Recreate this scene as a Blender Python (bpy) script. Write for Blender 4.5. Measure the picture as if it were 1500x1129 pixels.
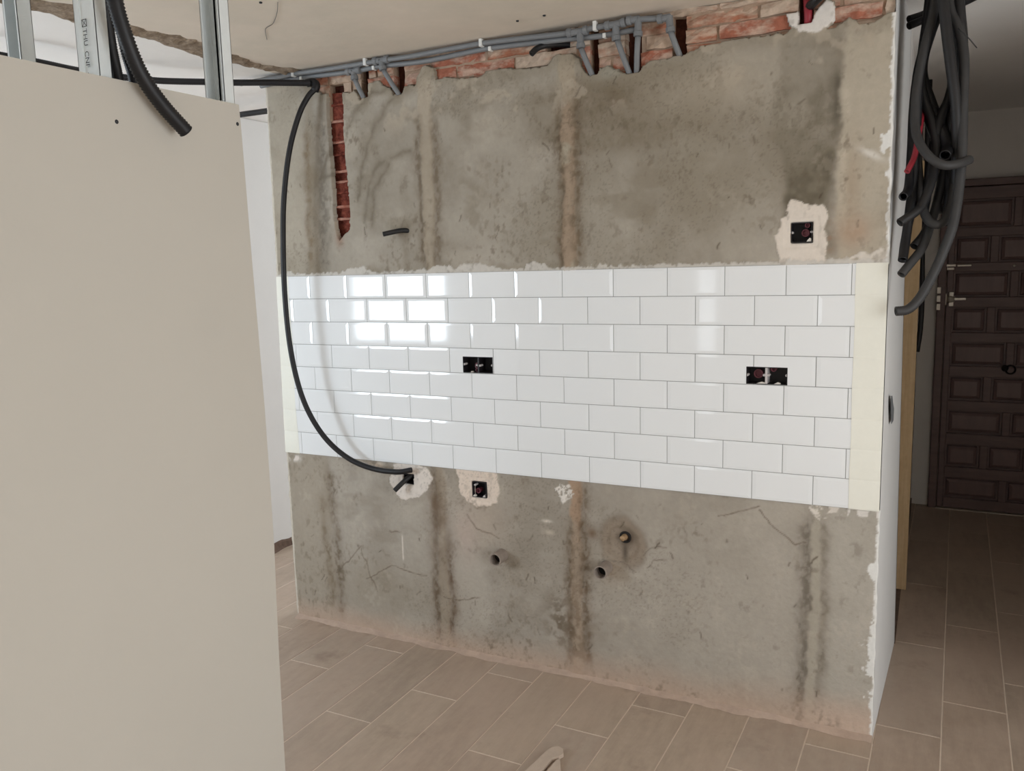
import bpy, bmesh, math, random
import numpy as np
from mathutils import Vector, Matrix

random.seed(7)
SC = bpy.context.scene
COL = SC.collection
for o in list(bpy.data.objects):
    bpy.data.objects.remove(o)

# ------------------------------------------------------------------ camera
def cam_matrix(yaw, pitch, roll, loc):
    R = (Matrix.Rotation(yaw, 3, 'Z') @ Matrix.Rotation(pitch, 3, 'X') @ Matrix.Rotation(roll, 3, 'Y'))
    right, fwd, up = R.col[0], R.col[1], R.col[2]
    m = Matrix((right, up, -fwd)).transposed().to_4x4()
    m.translation = Vector(loc)
    return m
cd = bpy.data.cameras.new('camera')
cam = bpy.data.objects.new('camera', cd)
COL.objects.link(cam)
cd.sensor_fit = 'HORIZONTAL'; cd.sensor_width = 36.0
cd.lens = 36.0 * 1212.98 / 1500.0
cd.clip_start = 0.05
cam.matrix_world = cam_matrix(0.472194, -0.139959, 0.024964, (2.43587, -2.85849, 0.00922))
SC.camera = cam

# ------------------------------------------------------------------ light
SC.view_settings.view_transform = 'Standard'
SC.view_settings.look = 'None'
SC.view_settings.gamma = 1.0
SC.view_settings.use_curve_mapping = False
SC.view_settings.exposure = 0.0

W = bpy.data.worlds.new('world'); SC.world = W
W.use_nodes = True
W.node_tree.nodes['Background'].inputs[0].default_value = (0.80, 0.90, 1.0, 1)
W.node_tree.nodes['Background'].inputs[1].default_value = 1.0

FLOOR = -1.594
CEIL = 0.855
CEIL_H = 0.885

def area(name, loc, normal, sx, sz, power, color):
    l = bpy.data.lights.new(name, 'AREA'); l.shape = 'RECTANGLE'
    l.size = sx; l.size_y = sz; l.energy = power; l.color = color
    o = bpy.data.objects.new(name, l); COL.objects.link(o)
    o.location = loc
    o.rotation_euler = Vector(normal).to_track_quat('-Z', 'Y').to_euler()
    return o
# daylight coming in through the windows of the room (all behind the camera)
area('window_light', (-1.495, -2.92, -0.03), (0, 1, 0), 0.99, 1.10, 63, (0.78, 0.89, 1.0))
area('slit_light', (0.85, -3.72, 0.05), (0, 1, 0), 0.16, 1.5, 2.0, (0.95, 0.98, 1.0))
area('side_window_light', (4.62, -2.0, -0.45), (-1, 0, 0), 1.9, 2.2, 58, (0.95, 0.98, 1.0))
area('passage_light', (1.2, 3.15, -0.1), (0, -1, 0), 1.1, 1.4, 60, (0.88, 0.95, 1.0))

# ------------------------------------------------------------------ helpers
def lin(r, g=None, b=None):
    if g is None: r, g, b = r
    f = lambda c: (c / 255 / 12.92) if c / 255 <= 0.04045 else ((c / 255 + 0.055) / 1.055) ** 2.4
    return (f(r), f(g), f(b))
def rgba(*c): return (*lin(*c), 1.0)

def mat(name, col, rough=0.8, metal=0.0, var=0.0, vscale=8.0, vstretch=(1, 1, 1), bump=0.0, bscale=60.0,
        col2=None, attr=None, spec=0.5, contrast=(0.35, 0.65), coords='Object', detail=4.0):
    m = bpy.data.materials.new(name); m.use_nodes = True
    nt = m.node_tree; N = nt.nodes; L = nt.links
    b = N['Principled BSDF']
    b.inputs['Roughness'].default_value = rough
    b.inputs['Metallic'].default_value = metal
    b.inputs['Specular IOR Level'].default_value = spec
    b.inputs['Base Color'].default_value = rgba(*col)
    tc = N.new('ShaderNodeTexCoord')
    src = None
    if attr:
        a = N.new('ShaderNodeAttribute'); a.attribute_name = attr; src = a.outputs['Color']
    if col2 is not None or var > 0:
        mp = N.new('ShaderNodeMapping'); mp.inputs['Scale'].default_value = vstretch
        L.new(tc.outputs[coords], mp.inputs['Vector'])
        ns = N.new('ShaderNodeTexNoise'); ns.inputs['Scale'].default_value = vscale
        ns.inputs['Detail'].default_value = detail; ns.inputs['Roughness'].default_value = 0.65
        L.new(mp.outputs[0], ns.inputs['Vector'])
        if col2 is not None:
            rp = N.new('ShaderNodeValToRGB')
            rp.color_ramp.elements[0].position = contrast[0]; rp.color_ramp.elements[1].position = contrast[1]
            rp.color_ramp.elements[0].color = rgba(*col); rp.color_ramp.elements[1].color = rgba(*col2)
            L.new(ns.outputs[0], rp.inputs[0]); src = rp.outputs[0]
        if var > 0:
            mr = N.new('ShaderNodeMapRange')
            mr.inputs[1].default_value = 0.25; mr.inputs[2].default_value = 0.75
            mr.inputs[3].default_value = 1 - var; mr.inputs[4].default_value = 1 + var
            n2 = ns
            if col2 is not None:
                n2 = N.new('ShaderNodeTexNoise'); n2.inputs['Scale'].default_value = vscale * 5; n2.inputs['Detail'].default_value = 4
                L.new(tc.outputs[coords], n2.inputs['Vector'])
            L.new(n2.outputs[0], mr.inputs[0])
            mx = N.new('ShaderNodeMix'); mx.data_type = 'RGBA'; mx.blend_type = 'MULTIPLY'
            mx.inputs[0].default_value = 1.0
            if src is not None: L.new(src, mx.inputs[6])
            else: mx.inputs[6].default_value = rgba(*col)
            L.new(mr.outputs[0], mx.inputs[7]); src = mx.outputs[2]
    if src is not None: L.new(src, b.inputs['Base Color'])
    if bump > 0:
        nb = N.new('ShaderNodeTexNoise'); nb.inputs['Scale'].default_value = bscale; nb.inputs['Detail'].default_value = 5
        L.new(tc.outputs[coords], nb.inputs['Vector'])
        bp = N.new('ShaderNodeBump'); bp.inputs['Strength'].default_value = bump; bp.inputs['Distance'].default_value = 0.004
        L.new(nb.outputs[0], bp.inputs['Height']); L.new(bp.outputs[0], b.inputs['Normal'])
    return m

def link(o, parent=None):
    COL.objects.link(o)
    if parent is not None: o.parent = parent
    return o
def mesh(name, verts, faces, m=None, parent=None, smooth=False, mats=None, fmat=None):
    me = bpy.data.meshes.new(name)
    me.from_pydata([tuple(v) for v in verts], [], [tuple(f) for f in faces])
    for mm in (mats or ([m] if m else [])): me.materials.append(mm)
    if fmat is not None: me.polygons.foreach_set('material_index', fmat)
    if smooth: me.polygons.foreach_set('use_smooth', [True] * len(me.polygons))
    me.update()
    return link(bpy.data.objects.new(name, me), parent)
def tag(o, label=None, cat=None, group=None, kind=None):
    if label: o['label'] = label
    if cat: o['category'] = cat
    if group: o['group'] = group
    if kind: o['kind'] = kind
    return o
def empty(name, loc):
    o = bpy.data.objects.new(name, None); o.location = loc; o.empty_display_size = 0.05
    COL.objects.link(o); return o
def rel(o, e):
    """parent a mesh written in world coordinates to an unrotated empty"""
    o.parent = e
    o.location = o.location - e.location
    return o

class MB:
    def __init__(s): s.v = []; s.f = []
    def add(s, v, f):
        n = len(s.v); s.v += [tuple(p) for p in v]; s.f += [tuple(i + n for i in q) for q in f]; return s
    def box(s, a, b):
        x0, y0, z0 = a; x1, y1, z1 = b
        v = [(x0, y0, z0), (x1, y0, z0), (x1, y1, z0), (x0, y1, z0), (x0, y0, z1), (x1, y0, z1), (x1, y1, z1), (x0, y1, z1)]
        return s.add(v, [(0, 3, 2, 1), (4, 5, 6, 7), (0, 1, 5, 4), (1, 2, 6, 5), (2, 3, 7, 6), (3, 0, 4, 7)])
    def tube(s, pts, r, seg=10, cap=True):
        v, f = tube_geo(pts, r, seg, cap); return s.add(v, f)
    def obj(s, name, m, parent=None, smooth=False):
        return mesh(name, s.v, s.f, m, parent, smooth)
def bevelled(o, w=0.002, seg=2):
    md = o.modifiers.new('bevel', 'BEVEL'); md.width = w; md.segments = seg; md.limit_method = 'ANGLE'
    return o
def prism(poly, axis, a, b):
    """poly of 2-D points extruded along axis between a and b; axis 1: (x,z), axis 0: (y,z), axis 2: (x,y)"""
    def P(p, t):
        return {0: (t, p[0], p[1]), 1: (p[0], t, p[1]), 2: (p[0], p[1], t)}[axis]
    n = len(poly)
    v = [P(p, a) for p in poly] + [P(p, b) for p in poly]
    f = [tuple(range(n)), tuple(range(2 * n - 1, n - 1, -1))]
    f += [(i, n + i, n + (i + 1) % n, (i + 1) % n) for i in range(n)]
    return v, f
def fix_normals(o):
    bm = bmesh.new(); bm.from_mesh(o.data); bmesh.ops.recalc_face_normals(bm, faces=bm.faces); bm.to_mesh(o.data); bm.free()
    return o

def spline(pts, step):
    P = [Vector(p) for p in pts]
    P = [P[0] * 2 - P[1]] + P + [P[-1] * 2 - P[-2]]
    out = []
    for i in range(1, len(P) - 2):
        p0, p1, p2, p3 = P[i - 1], P[i], P[i + 1], P[i + 2]
        n = max(1, int((p2 - p1).length / step))
        for k in range(n):
            t = k / n
            out.append(0.5 * ((2 * p1) + (p2 - p0) * t + (2 * p0 - 5 * p1 + 4 * p2 - p3) * t * t + (3 * p1 - p0 - 3 * p2 + p3) * t ** 3))
    out.append(P[-2].copy())
    return out
def tube_geo(pts, r, seg=10, cap=True, hollow=False, bore=0.8, depth=0.03):
    P = [Vector(p) for p in pts]; n = len(P)
    rr = r if hasattr(r, '__len__') else [r] * n
    T = [(P[min(i + 1, n - 1)] - P[max(i - 1, 0)]).normalized() for i in range(n)]
    u = T[0].orthogonal().normalized()
    v = []; f = []
    def ring(c, a, b, rad):
        for k in range(seg):
            t = 2 * math.pi * k / seg
            v.append(c + a * (math.cos(t) * rad) + b * (math.sin(t) * rad))
    rings = []
    frames = []
    for i in range(n):
        u = (u - T[i] * u.dot(T[i])).normalized(); w = T[i].cross(u)
        frames.append((u.copy(), w.copy())); rings.append(len(v)); ring(P[i], u, w, rr[i])
    def bridge(a, b):
        for k in range(seg):
            f.append((a + k, a + (k + 1) % seg, b + (k + 1) % seg, b + k))
    for i in range(n - 1): bridge(rings[i], rings[i + 1])
    if hollow:
        for i, s in ((0, 1), (n - 1, -1)):
            a, b = frames[i]
            r1 = len(v); ring(P[i], a, b, rr[i] * bore)
            r2 = len(v); ring(P[i] + T[i] * (s * depth), a, b, rr[i] * bore)
            if s > 0:
                bridge(r1, rings[i]); bridge(r2, r1); f.append(tuple(range(r2, r2 + seg))[::-1] if False else tuple(range(r2, r2 + seg)))
            else:
                bridge(rings[i], r1); bridge(r1, r2); f.append(tuple(range(r2, r2 + seg))[::-1])
    elif cap:
        f.append(tuple(range(seg))[::-1]); f.append(tuple(range(rings[-1], rings[-1] + seg)))
    return v, f
def conduit(name, pts, r, m, pitch=0.006, amp=0.10, seg=12, parent=None, hollow=True):
    """corrugated flexible conduit: ribs are real rings"""
    S = spline(pts, pitch / 2)
    rr = [r * (1 + (amp if i % 2 else -amp * 0.6)) for i in range(len(S))]
    v, f = tube_geo(S, rr, seg, True, hollow)
    return mesh(name, v, f, m, parent, True)
def lathe(profile, seg=24):
    """profile [(radius, height)] around +Z at origin"""
    v = []; f = []
    for (r, h) in profile:
        for k in range(seg):
            t = 2 * math.pi * k / seg; v.append((r * math.cos(t), r * math.sin(t), h))
    for i in range(len(profile) - 1):
        for k in range(seg):
            f.append((i * seg + k, i * seg + (k + 1) % seg, (i + 1) * seg + (k + 1) % seg, (i + 1) * seg + k))
    return v, f
def orient(v, origin, direction):
    q = Vector((0, 0, 1)).rotation_difference(Vector(direction).normalized())
    return [Vector(origin) + q @ Vector(p) for p in v]

# ---- numpy noise
RNG = np.random.RandomState(11)
_TAB = RNG.rand(8, 256, 256)
def vnoise(x, y, k=0):
    t = _TAB[k % 8]
    xi = np.floor(x).astype(int); yi = np.floor(y).astype(int)
    fx = x - xi; fy = y - yi
    fx = fx * fx * (3 - 2 * fx); fy = fy * fy * (3 - 2 * fy)
    a = t[xi % 256, yi % 256]; b = t[(xi + 1) % 256, yi % 256]
    c = t[xi % 256, (yi + 1) % 256]; d = t[(xi + 1) % 256, (yi + 1) % 256]
    return (a * (1 - fx) + b * fx) * (1 - fy) + (c * (1 - fx) + d * fx) * fy
def fbm(x, y, s, k=0, oct=4):
    r = np.zeros_like(x); a = 0.5; tot = 0
    for i in range(oct):
        r += a * vnoise(x * s + 17.3 * i + 50, y * s + 9.1 * i + 50, k + i); tot += a; a *= 0.55; s *= 2.03
    return r / tot
def smooth(a, b, x):
    t = np.clip((x - a) / (b - a), 0, 1); return t * t * (3 - 2 * t)
def poly_sd(x, z, poly):
    """signed distance, negative inside"""
    d = np.full(x.shape, 1e9); inside = np.zeros(x.shape, bool)
    n = len(poly)
    for i in range(n):
        ax, az = poly[i]; bx, bz = poly[(i + 1) % n]
        ex, ez = bx - ax, bz - az
        t = np.clip(((x - ax) * ex + (z - az) * ez) / (ex * ex + ez * ez + 1e-12), 0, 1)
        d = np.minimum(d, np.hypot(x - ax - t * ex, z - az - t * ez))
        c = (az > z) != (bz > z)
        with np.errstate(divide='ignore', invalid='ignore'):
            xi = ax + (z - az) / (ez if abs(ez) > 1e-12 else 1e-12) * ex
        inside ^= c & (x < xi)
    return np.where(inside, -d, d)
def line_d(x, z, pts):
    d = np.full(x.shape, 1e9)
    for i in range(len(pts) - 1):
        ax, az = pts[i]; bx, bz = pts[i + 1]; ex, ez = bx - ax, bz - az
        t = np.clip(((x - ax) * ex + (z - az) * ez) / (ex * ex + ez * ez + 1e-12), 0, 1)
        d = np.minimum(d, np.hypot(x - ax - t * ex, z - az - t * ez))
    return d

# ------------------------------------------------------------------ materials
M_PLASTER = mat('cement_render', (150, 143, 130), 0.95, var=0.05, vscale=55, attr='paint', bump=0.35, bscale=70, spec=0.2, detail=6)
M_CORE = mat('brick_core', (98, 58, 46), 0.95, col2=(60, 36, 30), vscale=18, var=0.2, bump=0.6, spec=0.1)
M_BRICK = [mat('red_brick', (164, 104, 84), 0.95, col2=(190, 160, 142), vscale=11, vstretch=(0.7, 1, 1.6), contrast=(0.45, 0.58), var=0.2, bump=1.0, bscale=60, spec=0.15),
           mat('orange_brick', (166, 110, 86), 0.95, col2=(190, 166, 146), vscale=9, vstretch=(0.6, 1, 1.8), contrast=(0.42, 0.56), var=0.2, bump=1.0, bscale=55, spec=0.15),
           mat('mortar_smeared_brick', (170, 126, 104), 0.95, col2=(190, 170, 152), vscale=12, vstretch=(0.6, 1, 1.6), contrast=(0.30, 0.50), var=0.18, bump=1.0, bscale=50, spec=0.15)]
M_CAVITY = mat('broken_brick', (140, 76, 62), 0.95, col2=(92, 46, 38), vscale=40, var=0.2, bump=0.9, spec=0.1)
M_RIB = mat('broken_brick_rib', (176, 108, 90), 0.95, col2=(190, 150, 134), vscale=40, bump=0.8, spec=0.1)
M_MORTAR = mat('brick_mortar', (170, 146, 126), 0.95, var=0.2, vscale=40, bump=0.8, spec=0.1)
M_TILE = mat('white_glaze', (239, 240, 240), 0.06, spec=0.55)
M_GROUT = mat('grey_grout', (150, 150, 146), 0.9, var=0.05, vscale=30)
M_TAPE = mat('cream_masking_tape', (241, 239, 227), 0.55, var=0.015, vscale=40, spec=0.3)
M_WHITE = mat('white_wall_paint', (226, 224, 221), 0.75, var=0.02, vscale=5, bump=0.08, bscale=80, spec=0.25)
M_WHITE_WARM = mat('old_wall_paint', (236, 231, 225), 0.85, var=0.03, vscale=3, bump=0.1, bscale=50, spec=0.2)
M_CEIL = mat('ceiling_plaster', (218, 208, 193), 0.92, col2=(226, 213, 198), vscale=2.2, var=0.03, bump=0.25, bscale=25, spec=0.15)
M_CEIL_W = mat('ceiling_white_paint', (246, 243, 239), 0.92, var=0.02, vscale=4, bump=0.12, bscale=40, spec=0.15)
M_SCAR = mat('torn_ceiling_mortar', (160, 144, 126), 0.95, col2=(126, 110, 94), vscale=22, var=0.25, bump=1.0, bscale=45, spec=0.1)
M_PLANK = [mat('wood_look_tile', c, 0.42, col2=c2, vscale=5.5, vstretch=(5, 0.9, 1), contrast=(0.3, 0.7), var=0.05, bump=0.06, bscale=120, spec=0.35)
           for c, c2 in (((166, 146, 129), (182, 162, 145)), ((170, 151, 133), (186, 167, 149)), ((160, 142, 126), (178, 160, 143)), ((172, 152, 136), (180, 163, 147)))]
def dust_over(m, scale, col, lo, hi, amount):
    nt = m.node_tree; N = nt.nodes; L = nt.links
    b = N['Principled BSDF']; src = b.inputs['Base Color'].links[0].from_socket
    g = N.new('ShaderNodeNewGeometry'); ns = N.new('ShaderNodeTexNoise')
    ns.inputs['Scale'].default_value = scale; ns.inputs['Detail'].default_value = 6; ns.inputs['Roughness'].default_value = 0.62
    L.new(g.outputs['Position'], ns.inputs['Vector'])
    mr = N.new('ShaderNodeMapRange'); mr.inputs[1].default_value = lo; mr.inputs[2].default_value = hi; mr.inputs[3].default_value = 0; mr.inputs[4].default_value = amount
    L.new(ns.outputs[0], mr.inputs[0])
    mx = N.new('ShaderNodeMix'); mx.data_type = 'RGBA'; L.new(mr.outputs[0], mx.inputs[0]); L.new(src, mx.inputs[6]); mx.inputs[7].default_value = rgba(*col)
    L.new(mx.outputs[2], b.inputs['Base Color'])
for _m in M_PLANK:
    dust_over(_m, 2.3, (190, 168, 150), 0.42, 0.72, 0.75)
    dust_over(_m, 5.5, (128, 108, 92), 0.60, 0.78, 0.55)
    dust_over(_m, 24, (196, 176, 160), 0.62, 0.80, 0.5)
M_FGROUT = mat('floor_grout', (216, 198, 180), 0.9, var=0.08, vscale=20)
M_DUST = mat('pink_mortar_dust', (186, 164, 148), 0.97, var=0.15, vscale=18, bump=0.6, bscale=60, spec=0.1)
M_BOARD = mat('plasterboard_paper', (193, 187, 177), 0.88, var=0.012, vscale=4, bump=0.03, bscale=150, spec=0.2)
M_GYPSUM = mat('gypsum_core', (220, 214, 204), 0.95, var=0.05, vscale=40, bump=0.3)
M_ZINC = mat('galvanised_steel', (226, 231, 231), 0.45, metal=0.15, var=0.06, vscale=9, spec=0.5)
M_INK = mat('black_print', (34, 36, 40), 0.7)
M_BLACK = mat('black_conduit', (27, 26, 28), 0.48, var=0.12, vscale=30, spec=0.4)
M_GREYCON = mat('grey_black_conduit', (36, 35, 36), 0.5, var=0.12, vscale=25, spec=0.4)
M_GREYCON2 = mat('dusty_grey_conduit', (58, 57, 57), 0.55, var=0.12, vscale=25, spec=0.35)
M_RED = mat('red_conduit', (150, 40, 52), 0.5, var=0.06, vscale=25)
M_PVC = mat('grey_pvc', (122, 124, 126), 0.45, var=0.05, vscale=12, spec=0.4)
M_WHITEPL = mat('white_plastic', (226, 226, 222), 0.5)
M_BOX = mat('black_socket_plastic', (26, 22, 25), 0.55, var=0.15, vscale=60)
M_LUG = mat('pale_lug', (196, 190, 188), 0.5)
M_PINKPL = mat('dull_pink_conduit', (120, 62, 72), 0.55, var=0.1, vscale=40)
M_DRAIN = mat('dusty_grey_drain_pipe', (150, 138, 128), 0.7, var=0.15, vscale=30, spec=0.3)
M_BORE = mat('dark_bore', (30, 26, 24), 0.9)
M_BRASS = mat('dirty_brass', (176, 146, 112), 0.5, metal=0.4, var=0.2, vscale=60)
M_DOOR = mat('dark_brown_varnished_wood', (120, 99, 96), 0.42, var=0.14, vscale=6, vstretch=(1, 1, 6), spec=0.4)
M_DOORP = mat('brown_varnished_panel', (126, 104, 101), 0.38, var=0.10, vscale=7, vstretch=(4, 1, 1), spec=0.4)
M_STEEL = mat('aged_nickel', (206, 198, 186), 0.35, metal=0.6, var=0.15, vscale=60)
M_PINE = mat('raw_pine', (202, 174, 136), 0.7, col2=(190, 160, 121), vscale=9, vstretch=(9, 9, 0.6), var=0.05, spec=0.25)
M_BROWN = mat('dark_raw_base', (104, 84, 72), 0.95, var=0.25, vscale=30, bump=0.8)
M_SCRAP = mat('beige_scrap', (192, 173, 156), 0.9, var=0.06, vscale=30, bump=0.3)
M_THINSET = mat('tile_adhesive', (196, 192, 184), 0.9, var=0.1, vscale=40, bump=0.5)

# ------------------------------------------------------------------ room shell
def struct(o, label):
    o['kind'] = 'structure'; o['label'] = label; return o
def shell(name, boxes, m, label):
    b = MB()
    for a, c in boxes: b.box(a, c)
    return struct(b.obj(name, m), label)

floor = shell('floor', [((-3.2, -3.75, FLOOR - 0.12), (4.75, 3.25, FLOOR - 0.0012))], M_FGROUT, 'floor of wood look tiles with pale grout joints')
ceil = shell('ceiling', [((-0.10, -3.75, CEIL), (4.75, 0.06, CEIL + 0.15))], M_CEIL, 'beige plastered ceiling of the main room')
shell('ceiling', [((-3.2, -3.75, CEIL + 0.002), (-0.10, 3.25, CEIL + 0.15))], M_CEIL_W, 'whiter ceiling beyond the torn scar on the left')
shell('ceiling', [((-0.10, 0.06, CEIL_H), (4.75, 3.25, CEIL_H + 0.15))], M_CEIL_W, 'shaded ceiling of the corridor on the right')
# rear wall with two window openings (behind the camera)
Z0, Z1 = FLOOR - 0.004, CEIL
shell('wall_rear', [((-3.2, -2.90, Z0), (-2.0, -2.8, Z1)), ((-2.0, -2.90, Z0), (-0.99, -2.8, -0.60)), ((-2.0, -2.90, 0.54), (-0.99, -2.8, Z1)),
                    ((-0.99, -2.90, Z0), (0.5, -2.8, Z1)), ((0.4, -3.6, Z0), (0.5, -2.9, Z1)), ((0.4, -3.70, Z0), (0.77, -3.6, Z1)), ((0.77, -3.70, Z0), (0.93, -3.6, -0.70)), ((0.77, -3.70, 0.80), (0.93, -3.6, Z1)),
                    ((0.93, -3.70, Z0), (4.6, -3.6, Z1))], M_WHITE, 'white rear wall behind the camera with two windows')
shell('wall_right', [((4.5, -3.6, Z0), (4.6, -2.95, Z1)), ((4.5, -2.95, Z0), (4.6, -1.05, -1.56)), ((4.5, -2.95, 0.66), (4.6, -1.05, Z1)),
                     ((4.5, -1.05, Z0), (4.6, 0.0, Z1))], M_WHITE, 'white right wall outside the picture with a wide window')
shell('wall_front', [((3.30, 0.0, Z0), (4.6, 0.1, Z1)), ((3.30, 0.1, Z0), (3.40, 0.4, CEIL_H)), ((3.40, 0.3, Z0), (3.62, 0.4, CEIL_H))], M_WHITE, 'white wall right of the corridor mouth, with an unseen stub added to dim the corridor')  # stub beside the corridor is unseen, added to hold back side light
shell('wall_corridor_right', [((3.62, 0.1, Z0), (3.72, 3.07, CEIL_H))], M_WHITE_WARM, 'white right wall of the corridor')
shell('wall_far_left', [((-3.2, -2.8, Z0), (-3.1, 0.35, Z1))], M_WHITE, 'white far left wall outside the picture')
shell('wall_left', [((-3.2, 0.35, Z0), (-0.95, 0.45, Z1)), ((-1.05, 0.45, Z0), (-0.95, 3.07, Z1))], M_WHITE, 'white wall seen in the gap between plasterboard and tiled wall')
shell('wall_end', [((-1.05, 3.07, Z0), (0.6, 3.17, CEIL_H)), ((1.8, 3.07, Z0), (2.45, 3.17, CEIL_H)), ((0.6, 3.07, Z0), (1.8, 3.17, -0.85)),
                   ((0.6, 3.07, 0.62), (1.8, 3.17, CEIL_H)), ((2.45, 3.07, 0.475), (3.55, 3.17, CEIL_H)), ((2.45, 3.082, Z0), (3.55, 3.17, 0.475)), ((3.55, 3.07, Z0), (3.72, 3.17, CEIL_H))], M_WHITE_WARM, 'greyish end wall of the corridor above the dark door')  # slab behind the door is added, stops light leaking round its frame

shell('wall_light_blocker', [((1.95, 0.13, Z0), (2.05, 3.07, CEIL_H)), ((2.05, 0.72, Z0), (2.22, 0.80, CEIL_H)), ((2.05, 1.55, Z0), (2.22, 1.63, CEIL_H))], M_WHITE, 'added unseen wall behind the tiled wall, keeping window light out of the corridor')  # added partition, unseen, blocks the hidden room's light from the corridor doorway

def window(n, a, b, axis, label):
    """simple frame set in its opening: a, b opposite corners of the opening"""
    t = 0.05
    (x0, y0, z0), (x1, y1, z1) = a, b
    e = empty('window_%d' % n, ((x0 + x1) / 2, (y0 + y1) / 2, z0)); struct(e, label)
    bars = []
    if axis == 1:
        for p in ((x0, x0 + t), (x1 - t, x1)): bars.append(((p[0], y0, z0), (p[1], y1, z1)))
        for p in ((z0, z0 + t), (z1 - t, z1)): bars.append(((x0 + t, y0, p[0]), (x1 - t, y1, p[1])))
    else:
        for p in ((y0, y0 + t), (y1 - t, y1)): bars.append(((x0, p[0], z0), (x1, p[1], z1)))
        for p in ((z0, z0 + t), (z1 - t, z1)): bars.append(((x0, y0 + t, p[0]), (x1, y1 - t, p[1])))
    for k, (p, q) in enumerate(bars):
        rel(MB().box(p, q).obj('frame_bar', M_WHITEPL), e)
window(1, (-2.0, -2.88, -0.60), (-0.99, -2.82, 0.54), 1, 'white framed window behind the camera on the left')
window(2, (0.6, 3.09, -0.85), (1.8, 3.15, 0.62), 1, 'white framed window of the room behind the tiled wall')
window(3, (4.52, -2.95, -1.56), (4.58, -1.05, 0.66), 0, 'wide white framed window in the right wall')

# floor tiles, each its own piece (20 x 72 cm, staggered by a third)
TW, TL = 0.2025, 0.727
plank_mesh = {}
for k in range(-6, 18):
    xa = 2.515 - TW * (k + 1); xb = xa + TW
    off = {0: 0.10, 1: -0.125, 2: -0.365}[k % 3]
    for j in range(-2, 5):
        y0 = off + TL * j; y1 = y0 + TL
        if y1 < -1.35 or y0 > 3.06 or (xb < -1.0 and y0 > 0.3): continue
        y1c = min(y1, 3.08)
        g = 0.0021
        mi = random.randrange(4); vi = random.randrange(3)
        key = (round(y1c - y0, 3), mi)
        if key not in plank_mesh:
            w, l = TW / 2 - g, (y1c - y0) - 2 * g
            b = 0.0012
            v = [(-w, 0, -0.008), (w, 0, -0.008), (w, l, -0.008), (-w, l, -0.008),
                 (-w, 0, -b), (w, 0, -b), (w, l, -b), (-w, l, -b),
                 (-w + b, b, 0), (w - b, b, 0), (w - b, l - b, 0), (-w + b, l - b, 0)]
            f = [(0, 1, 5, 4), (1, 2, 6, 5), (2, 3, 7, 6), (3, 0, 4, 7), (4, 5, 9, 8), (5, 6, 10, 9), (6, 7, 11, 10), (7, 4, 8, 11), (8, 9, 10, 11)]
            me = bpy.data.meshes.new('floor_tile'); me.from_pydata(v, [], f); me.materials.append(M_PLANK[mi])
            plank_mesh[key] = me
        o = bpy.data.objects.new('floor_tile', plank_mesh[key]); link(o, floor)
        tilt = 0.022 * max(0, min(1, (xa - 0.8) / 1.2))
        o.location = ((xa + xb) / 2 + tilt * (y0 + 0.05), y0 + g, FLOOR)
        o.rotation_euler = (0, 0, -tilt)

# ------------------------------------------------------------------ main tiled wall
def lx(z): return np.interp(z, [-1.594, -0.8, 0.0, 0.86], [-0.196, -0.200, -0.190, -0.186])
def rx(z): return np.interp(z, [-1.594, -0.8, 0.0, 0.38, 0.86], [2.310, 2.307, 2.306, 2.302, 2.297])
v = [(-0.186, 0.055, FLOOR), (2.300, 0.055, FLOOR), (2.300, 0.125, FLOOR), (-0.186, 0.125, FLOOR),
     (-0.178, 0.055, CEIL), (2.290, 0.055, CEIL), (2.290, 0.125, CEIL), (-0.178, 0.125, CEIL)]
wall = mesh('wall_back', v, [(0, 3, 2, 1), (4, 5, 6, 7), (0, 1, 5, 4), (1, 2, 6, 5), (2, 3, 7, 6), (3, 0, 4, 7)], M_CORE)
struct(wall, 'rough cement rendered wall with a band of white tiles across it')

EDGE = [(-0.22, 0.90), (-0.03, 0.90), (0.05, 0.80), (0.1, 0.765), (0.12, 0.752), (0.261, 0.742), (0.283, 0.748), (0.300, 0.735), (0.309, 0.713), (0.350, 0.713), (0.356, 0.765), (0.41, 0.770), (0.432, 0.752), (0.466, 0.735), (0.474, 0.712), (0.520, 0.712), (0.530, 0.733), (0.585, 0.739), (0.596, 0.764), (0.616, 0.792), (0.638, 0.802), (0.669, 0.788), (0.68, 0.743), (0.714, 0.749), (0.744, 0.743), (0.834, 0.732), (0.876, 0.73), (0.9, 0.744), (0.952, 0.75), (0.995, 0.744), (1.051, 0.737), (1.114, 0.734), (1.155, 0.734), (1.172, 0.76), (1.191, 0.768), (1.257, 0.762), (1.278, 0.744), (1.288, 0.705), (1.311, 0.683), (1.345, 0.683), (1.352, 0.702), (1.388, 0.704), (1.415, 0.687), (1.440, 0.668), (1.500, 0.668), (1.510, 0.695), (1.543, 0.7), (1.598, 0.702), (1.610, 0.705), (1.660, 0.707), (1.693, 0.724), (1.75, 0.729), (1.806, 0.732), (1.863, 0.728), (1.916, 0.731), (1.986, 0.73), (1.996, 0.743), (2.126, 0.724), (2.133, 0.73), (2.168, 0.745), (2.196, 0.727), (2.221, 0.719), (2.251, 0.731), (2.275, 0.741), (2.32, 0.745)]
BLOB = [(1.980, 0.785), (1.992, 0.746), (2.025, 0.722), (2.062, 0.719), (2.106, 0.726), (2.128, 0.748), (2.124, 0.800), (2.10, 0.815), (2.068, 0.775), (2.060, 0.750), (2.020, 0.750), (2.018, 0.788)]
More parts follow.
